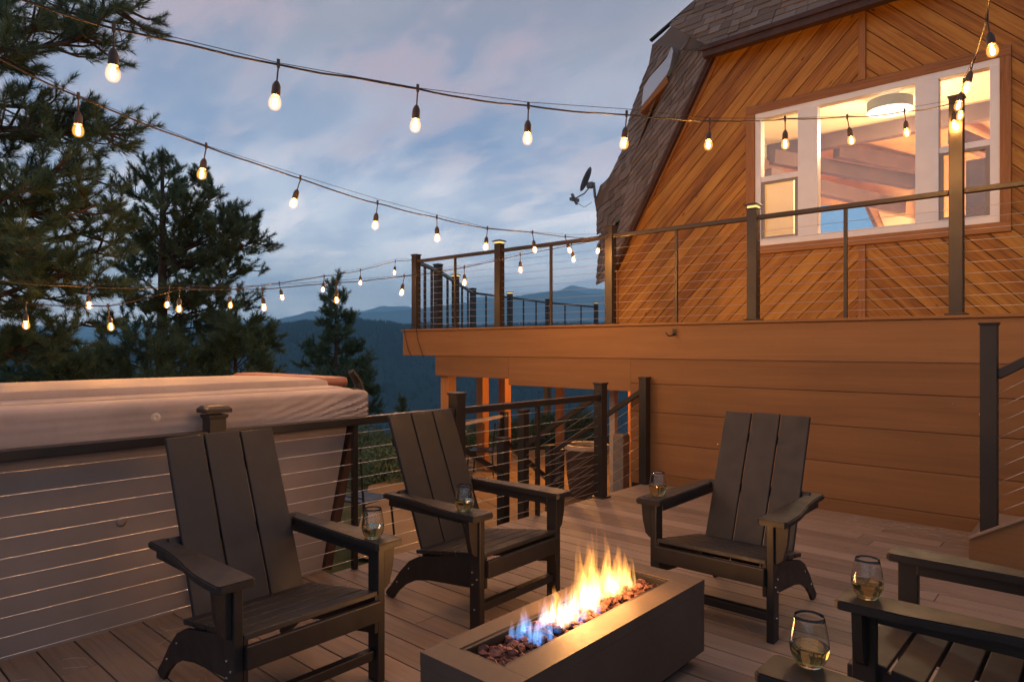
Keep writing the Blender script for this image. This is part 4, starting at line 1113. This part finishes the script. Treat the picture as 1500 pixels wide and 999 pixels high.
# ================================================================== STRING LIGHTS
S1 = [(-0.922, 6.038, 3.235), (-1.122, 5.421, 3.06), (-1.326, 4.794, 2.909), (-1.517, 4.205, 2.791), (-1.716, 3.595, 2.671), (-1.902, 3.02, 2.606), (-2.088, 2.45, 2.541), (-2.262, 1.914, 2.515), (-2.442, 1.36, 2.5), (-2.613, 0.833, 2.51)]
S2 = [(-4.067, 5.924, 2.554), (-3.995, 5.239, 2.463), (-3.935, 4.674, 2.426), (-3.866, 4.016, 2.37), (-3.802, 3.403, 2.365), (-3.739, 2.81, 2.37), (-3.674, 2.19, 2.411), (-3.612, 1.596, 2.462), (-3.548, 0.984, 2.543)]
S3 = [(-4.224, 5.644, 2.452), (-4.427, 5.069, 2.313), (-4.631, 4.493, 2.15), (-4.832, 3.928, 2.036), (-5.036, 3.349, 1.952), (-5.24, 2.774, 1.868), (-5.444, 2.198, 1.844), (-5.604, 1.746, 1.697), (-5.771, 1.275, 1.697)]
S4 = [(-7.2, 5.702, 2.537), (-6.973, 4.981, 2.34), (-6.771, 4.339, 2.201), (-6.557, 3.661, 2.062), (-6.358, 3.031, 1.947), (-6.159, 2.401, 1.914), (-5.943, 1.714, 1.862)]
S6 = [(-0.79, 5.50, 3.12), (-0.70, 4.93, 3.02), (-0.57, 4.35, 2.94), (-0.44, 3.72, 2.885)]
bulb_prof = [(.012, 0), (.017, -.006), (.0235, -.021), (.0255, -.036), (.0225, -.051), (.0135, -.061), (0, -.064)]
def strand(label, start, pts, tail, seed):
    rg = random.Random(seed)
    th = thing('string_light', label, 'string lights', pts[0], 0, 'string lights over the fire pit')
    allp = [Vector(start)]+[Vector(p) for p in pts]+[Vector(p) for p in tail]
    cp = []
    for a, b in zip(allp[:-1], allp[1:]):
        L = (b-a).length; sag = .008*L*rg.uniform(.2, 2.0)
        for k in range(7):
            t = k/7; p = a.lerp(b, t); p.z -= sag*4*t*(1-t); p.z += .006*noise.noise(Vector((p.x*5, p.y*5, seed))); cp.append(p)
    cp.append(allp[-1])
    MB().tube(cp, .0042, 6).build('cord', M['rubber'], th, True)
    gp_ = [p+Vector((0, 0, .016+.012*math.sin(i*1.3))) for i, p in enumerate(allp)]
    MB().tube(gp_, .0015, 5).build('guide_wire', M['rubber'], th)
    for p in pts:
        p = Vector(p); tilt = (rg.gauss(0, .13), rg.gauss(0, .13)); mt = Matrix.Rotation(tilt[0], 3, 'X') @ Matrix.Rotation(tilt[1], 3, 'Y')
        m = MB(); m.tube([p+Vector((0,0,.02)), p+Vector((0,0,-.012))], .007, 6); m.tube([p+Vector((0,0,-.01)), p+mt @ Vector((0,0,-.03)), p+mt @ Vector((0,0,-.075))], .0035, 6)
        m.lathe([(0, -.068), (.007, -.068), (.012, -.076), (.0165, -.088), (.0175, -.124), (.015, -.127), (0, -.127)], p, 14, mt)
        so_ = m.build('lamp_socket', M['socket'], th, True, False, 40)
        bb = MB(); bb.lathe([(r, z-.121) for r, z in bulb_prof[::-1]]+[(0, -.121)], p, 14, mt); bb.build('bulb', M['bulb'], so_, True)
        bb = MB(); bb.lathe([(0, -.121-.014-.060*.62)]+[(r*.30, -.121-.014+z*.62) for r, z in bulb_prof[-2::-1]]+[(0, -.1345)], p, 10, mt); bb.build('filament', M['bulb_core'], so_, True)
    return th
s_up = strand('uppermost string lights crossing the sky to the tall post before the window', (-.92, 6.11, 3.26), S1, [(-2.695, .581, 2.542), (-2.79, .289, 2.579), (-3.10, -.95, 2.90)], 1)
strand('second string lights from upper left down to the deck post at the house corner', (-4.08, 6.10, 2.62), S2, [(-3.516, .686, 2.609), (-3.488, .421, 2.672), (-3.16, -.95, 3.02)], 2)
s_dip = strand('string lights dipping from the house corner post across to the low pine branches', (-4.08, 6.10, 2.56), S3, [(-5.871, .993, 1.834), (-5.967, .72, 1.981), (-6.08, -.3, 2.55)], 3)
strand('short string lights from the raised deck corner post to the left pine', (-7.31, 6.155, 2.62), S4, [(-5.757, 1.123, 1.85), (-5.616, .677, 1.882), (-6.02, -.3, 2.40)], 4)
strand('steep string lights rising from the tall post past the window top right corner', (-.92, 6.11, 3.24), S6, [(-.40, 3.46, 2.90), (-.25, 2.8, 3.0)], 6)
MB().box((-3.16, -1.03, 0), (-3.10, -.97, 3.10), None, None, .004).build('added_pole', M['rail'], s_up)  # added pole out of view, holds the ends of the upper strands
MB().box((-6.09, -.38, GZ), (-6.02, -.31, 2.65), None, None, .004).build('added_pole', M['rail'], s_dip)  # second added pole, also out of view, for the lower strands
# slack cable hanging at the deck corner
dc = MB()
dc.tube([(-7.47, FY-.03, 1.66), (-7.44, FY-.028, 1.52), (-7.38, FY-.03, 1.36), (-7.30, FY-.03, 1.25)], .005, 6); dc.tube([(-7.22, FY-.03, 1.70), (-7.18, FY-.03, 1.5), (-7.10, FY-.03, 1.33), (-7.05, FY-.03, 1.245)], .005, 6)
tag(dc.build('power_cord', M['rubber']), 'thin dark cord hanging over the raised deck corner', 'cord')

# ================================================================== PINES
def pine(name, label, base, H, branches, seed, ntuft=34, nl=.13, nw=.006, group='pines beyond the deck', trunk_r=.16, trunk_bend=(0, 0), subs=6, tuft_len=.26):
    """branches: list of (t_on_trunk 0..1, tip xyz absolute, density); each branch carries side twigs that end in needle brushes"""
    rg = random.Random(seed); th = thing(name, label, 'tree', base, 0, group)
    B = Vector(base); wood = MB()
    def tp(t): return B+Vector((trunk_bend[0]*t*t, trunk_bend[1]*t*t, H*t))
    n = 9; wood.tube([tp(i/n) for i in range(n+1)], [trunk_r*(1-.86*i/n) for i in range(n+1)], 9)
    tufts = []   # (pos, dir, len)
    for (t, tip, dens) in branches:
        a = tp(t); b = Vector(tip); L = (b-a).length; mid = a.lerp(b, .5)+Vector((rg.uniform(-.06, .06)*L, rg.uniform(-.06, .06)*L, rg.uniform(-.10, .02)*L))
        pts = [a*(1-k)*(1-k)+mid*2*k*(1-k)+b*k*k for k in [i/8 for i in range(9)]]
        r0 = max(.012, trunk_r*.30*min(1, L/2.2)); wood.tube(pts, [r0*(1-.8*i/8) for i in range(9)], 6)
        d = (b-a).normalized()
        tufts.append((b, d, 1.15))
        ns = max(3, int(subs*L*dens))
        for s in range(ns):
            k = rg.uniform(.22, 1.0)**.8; i = min(7, int(k*8)); p = pts[i].lerp(pts[i+1], k*8-i)
            side = Vector((rg.uniform(-1, 1), rg.uniform(-1, 1), rg.uniform(-.45, .75))); side = (side-d*side.dot(d)*.5+d*.45).normalized()
            l = L*rg.uniform(.12, .34)*(1.15-.55*k)+.12
            q = p+side*l+Vector((0, 0, .08*l)); md = p.lerp(q, .5)+Vector((0, 0, -.08*l))
            wood.tube([p, md, q], [r0*.32+.002, r0*.22+.002, .0035], 5)
            dq = (q-md).normalized(); tufts.append((q, (dq+Vector((0, 0, .35))).normalized(), 1.0))
            for u in range(rg.choice((2, 3, 3, 4))):
                kk = rg.uniform(.35, .95); p2 = p.lerp(md, kk*2) if kk < .5 else md.lerp(q, kk*2-1)
                s2 = (dq*.7+Vector((rg.uniform(-1, 1), rg.uniform(-1, 1), rg.uniform(-.3, .9)))).normalized(); q2 = p2+s2*rg.uniform(.10, .24)*(.6+.25*L)
                wood.tube([p2, q2], [.005, .003], 4); tufts.append((q2, s2, .9))
    wood.build('trunk', M['bark'], th, True)
    # needles, vectorised: each a slim triangle springing from the last stretch of its twig
    r = np.random.default_rng(seed); T = len(tufts)
    pos = np.array([t[0][:] for t in tufts]); dr = np.array([t[1][:] for t in tufts]); sc = np.array([t[2] for t in tufts])*r.uniform(.8, 1.25, T)
    pos = np.repeat(pos, ntuft, 0); dr_ = np.repeat(dr, ntuft, 0); sc_r = np.repeat(sc, ntuft)[:, None]
    N = len(pos); k = r.random((N, 1))
    root = pos-dr_*(1-k)*tuft_len*sc_r
    rd_ = r.normal(size=(N, 3)); rd_ -= dr_*np.sum(rd_*dr_, 1, keepdims=True); rd_ /= np.linalg.norm(rd_, axis=1, keepdims=True)+1e-9
    ndir = rd_*(.95-.45*k)+dr_*(.45+.5*k)+np.array([0, 0, .10]); ndir /= np.linalg.norm(ndir, axis=1, keepdims=True)
    ln = nl*sc_r*r.uniform(.7, 1.15, (N, 1)); w = np.cross(ndir, r.normal(size=(N, 3))); w /= np.linalg.norm(w, axis=1, keepdims=True)+1e-9; w *= nw*.5
    tipv = root+ndir*ln
    v = np.stack([root-w, root+w, tipv+w*.35], 1).reshape(-1, 3)-np.array(base)
    f = np.arange(3*N).reshape(-1, 3)
    tone = np.clip(np.repeat(r.uniform(.15, .85, T), ntuft)+r.normal(0, .12, N), 0, 1)
    np_obj('crown', v, f, M['needle'], th, tone)
    return th

# pixel-free layout: tips given as bearing/height on a vertical sheet through the trunk, then spread in depth
def at(px, py, dep):
    r_ = (px-750)/990.6*dep; p = FW*dep+RT*r_; return (p[0], p[1], 1.4+(507.4-py)/990.6*dep)
rg = random.Random(21)
bA = at(-75, 900, 7.6); HA = 8.5; baseA = (bA[0], bA[1], GZ-.2)
brA = []
def tA(z): return max(.05, min(.97, (z-baseA[2])/HA))
for (px, py, dd) in ((200, 12, 0), (150, 55, -.3), (95, 30, .5), (60, 85, .2), (20, 60, -.6), (118, 165, .1), (60, 190, -.4), (170, 195, .2), (198, 190, .5), (150, 260, .3), (90, 250, -.5), (40, 230, .6), (150, 300, -.2), (185, 330, .6), (100, 320, .4),
                     (40, 330, -.3), (160, 365, .2), (120, 390, -.4), (60, 400, .5), (175, 420, .5), (100, 440, .1), (35, 450, -.2), (140, 470, .4), (60, 490, .3), (15, 380, .3), (10, 520, .2), (90, 520, .9), (-20, 120, 0), (-30, 300, -.4), (10, 20, .5), (30, 280, -.8), (70, 360, -.9), (-240, 60, .3), (-290, 150, -.6), (-330, 240, .4), (-260, 300, 1.0), (-340, 350, -.5), (-250, 400, .5), (-360, 430, .2), (-180, 200, 1.6), (-150, 330, 1.9), (-120, 90, -1.3), (-170, 450, -1.4), (-90, -60, .2), (-200, -20, .5)):
    tip = at(px-8, py, 7.6+dd); brA.append((tA(tip[2]+rg.uniform(-.5, .25)), tip, 1.0))
pine('pine_tree', 'largest pine, its dark branches filling the left edge', baseA, HA, brA, 31, ntuft=96, nl=.105, nw=.0058, trunk_r=.19, subs=11, tuft_len=.17)

bB = at(238, 700, 12.5); HB = 6.1; baseB = (bB[0], bB[1], GZ-.5)
brB = []
for (px, py, dd) in ((238, 232, 0), (262, 245, .3), (215, 250, -.3), (290, 262, .2), (185, 275, .3), (165, 300, -.5), (320, 285, -.3), (345, 320, .3), (358, 322, 0), (378, 352, 0), (330, 350, -.6), (362, 395, .4), (345, 372, .5), (300, 330, .8), (355, 440, .2), (320, 420, -.7), (345, 470, .3),
                     (280, 300, -.6), (240, 300, -.9), (200, 330, -.6), (260, 350, .8), (220, 380, .9), (180, 390, .5), (300, 390, .6), (280, 430, -.8), (240, 420, -.9), (200, 440, -.5), (310, 480, .5), (260, 480, .6), (220, 500, -.4), (170, 470, .4), (370, 505, .3), (330, 520, .5), (150, 520, .2), (395, 490, 0), (195, 360, 1.), (250, 270, .6), (275, 375, 1.0), (150, 420, -.7)):
    tip = at(px, py, 12.5+dd*1.2); brB.append((max(.05, min(.96, (tip[2]-baseB[2]-rg.uniform(.15, .8))/HB)), tip, 1.0))
pine('pine_tree', 'middle pine with rounded dark green crown right of the largest pine', baseB, HB, brB, 32, ntuft=100, nl=.105, nw=.0080, trunk_r=.16, subs=12, tuft_len=.20)

def bush_pine(label, px, top, dep, halfw, bottom, seed, n=26, cone=False):
    b = at(px, 900, dep); H = at(px, top, dep)[2]-(GZ-.9); base = (b[0], b[1], GZ-.9); br = []; rg = random.Random(seed)
    for i in range(n):
        k = (i+.5)/n; py = top+(bottom-top)*k**.9; wdt = halfw*((.12+.88*k) if cone else math.sin(PI*min(1, .12+.75*k))**.7); a = rg.uniform(0, 2*PI)
        x = px+wdt*math.cos(a)*rg.uniform(.75, 1.05); dd = wdt*dep/990*math.sin(a)
        tip = at(x, py+rg.uniform(-6, 6), dep+dd); br.append((max(.04, min(.97, (tip[2]-base[2]-rg.uniform(.1, .35)*(1 if cone else 1.6))/H)), tip, 1.0))
    br.append((.97, at(px+2, top-6, dep), 1))
    return pine('pine_tree', label, base, H, br, seed, ntuft=54, nl=.115, nw=.0095 if dep > 15 else .008, trunk_r=.09, subs=11, tuft_len=.24)
bush_pine('low bushy pine rising just above the hot tub cover at the centre left', 345, 455, 12.0, 70, 600, 41, 26)
bush_pine('low bushy pine behind the hot tub below the largest pine', 60, 500, 11.0, 110, 620, 42, 26)
bush_pine('low bushy pine behind the hot tub below the middle pine', 215, 485, 11.5, 85, 610, 43, 26)
bush_pine('slender young pine standing alone left of the raised deck corner', 492, 412, 19.0, 78, 600, 44, 60, True)
bush_pine('small pine top showing just above the railing left of the timber post', 590, 592, 17.0, 26, 700, 45, 9, True)

# garden plants between the stairs and the valley
def tuft_plant(label, loc, h, n, seed):
    r = np.random.default_rng(seed); th = thing('garden_shrub', label, 'shrub', loc, 0, 'shrubs at the edge of the sandy patio')
    N = n; a = r.uniform(0, 2*PI, N); rad = r.uniform(0, 1, N)**.5*h*.8; z = r.uniform(0.02, 1, N)*h*(1-.5*(rad/(h*.8))**2)
    root = np.stack([rad*np.cos(a), rad*np.sin(a), z], 1); d = r.normal(size=(N, 3)); d[:, 2] = np.abs(d[:, 2])+.4; d /= np.linalg.norm(d, axis=1, keepdims=True)
    w = np.cross(d, r.normal(size=(N, 3))); w /= np.linalg.norm(w, axis=1, keepdims=True); w *= .014
    tip = root+d*r.uniform(.06, .14, (N, 1)); mid = root*.5+tip*.5
    v = np.stack([root, mid-w, tip, mid+w], 1).reshape(-1, 3); f = np.arange(4*N).reshape(-1, 4)
    np_obj('foliage', v, f, M['needle'], th, np.clip(r.normal(.7, .2, N), 0, 1))
    st_ = MB()
    for k in range(7):
        an = k*.9; st_.tube([(0, 0, 0), (.3*h*math.cos(an), .3*h*math.sin(an), h*.7)], [.012, .005], 5)
    st_.build('stem', M['bark'], th, False, True)
for i, (px, dep, h, lb) in enumerate(((690, 13.6, .55, 'leafy green shrub behind the bistro table'), (755, 14.8, .5, 'leafy green shrub beyond the stair posts'), (800, 15.6, .55, 'leafy green shrub left of the far orange post'), (850, 16.0, .6, 'leafy green shrub behind the round planter'), (560, 10.5, .6, 'leafy green shrub beside the hot tub end'), (530, 12.5, .7, 'leafy green shrub behind the hot tub corner'))):
    p = at(px, 600, dep); tuft_plant(lb, (p[0], p[1], GZ), h, 1500, 60+i)

# pine needles blown on to the deck
def litter():
    mb = MB(); rg = random.Random(9)
    for k in range(170):
        zone = rg.random()
        if zone < .45: x, y = rg.uniform(-1.6, -.75), 6.05-abs(rg.gauss(0, .18))
        elif zone < .75: x, y = rg.uniform(-3.4, -.3), rg.uniform(.9, 5.9)
        else: x, y = -3.55+abs(rg.gauss(0, .15)), rg.uniform(.4, 5.0)
        a = rg.uniform(0, PI); l = rg.uniform(.03, .075); c, s = math.cos(a), math.sin(a); bend = rg.uniform(-.012, .012)
        mb.tube([(x-c*l, y-s*l, .0025), (x-s*bend, y+c*bend, .004), (x+c*l, y+s*l, .0025)], .0006, 3)
    return mb.build('pine_needle_litter', M['pale'])
pn = litter(); struct(pn, 'stuff'); pn['label'] = 'dry pine needles scattered on the deck boards'
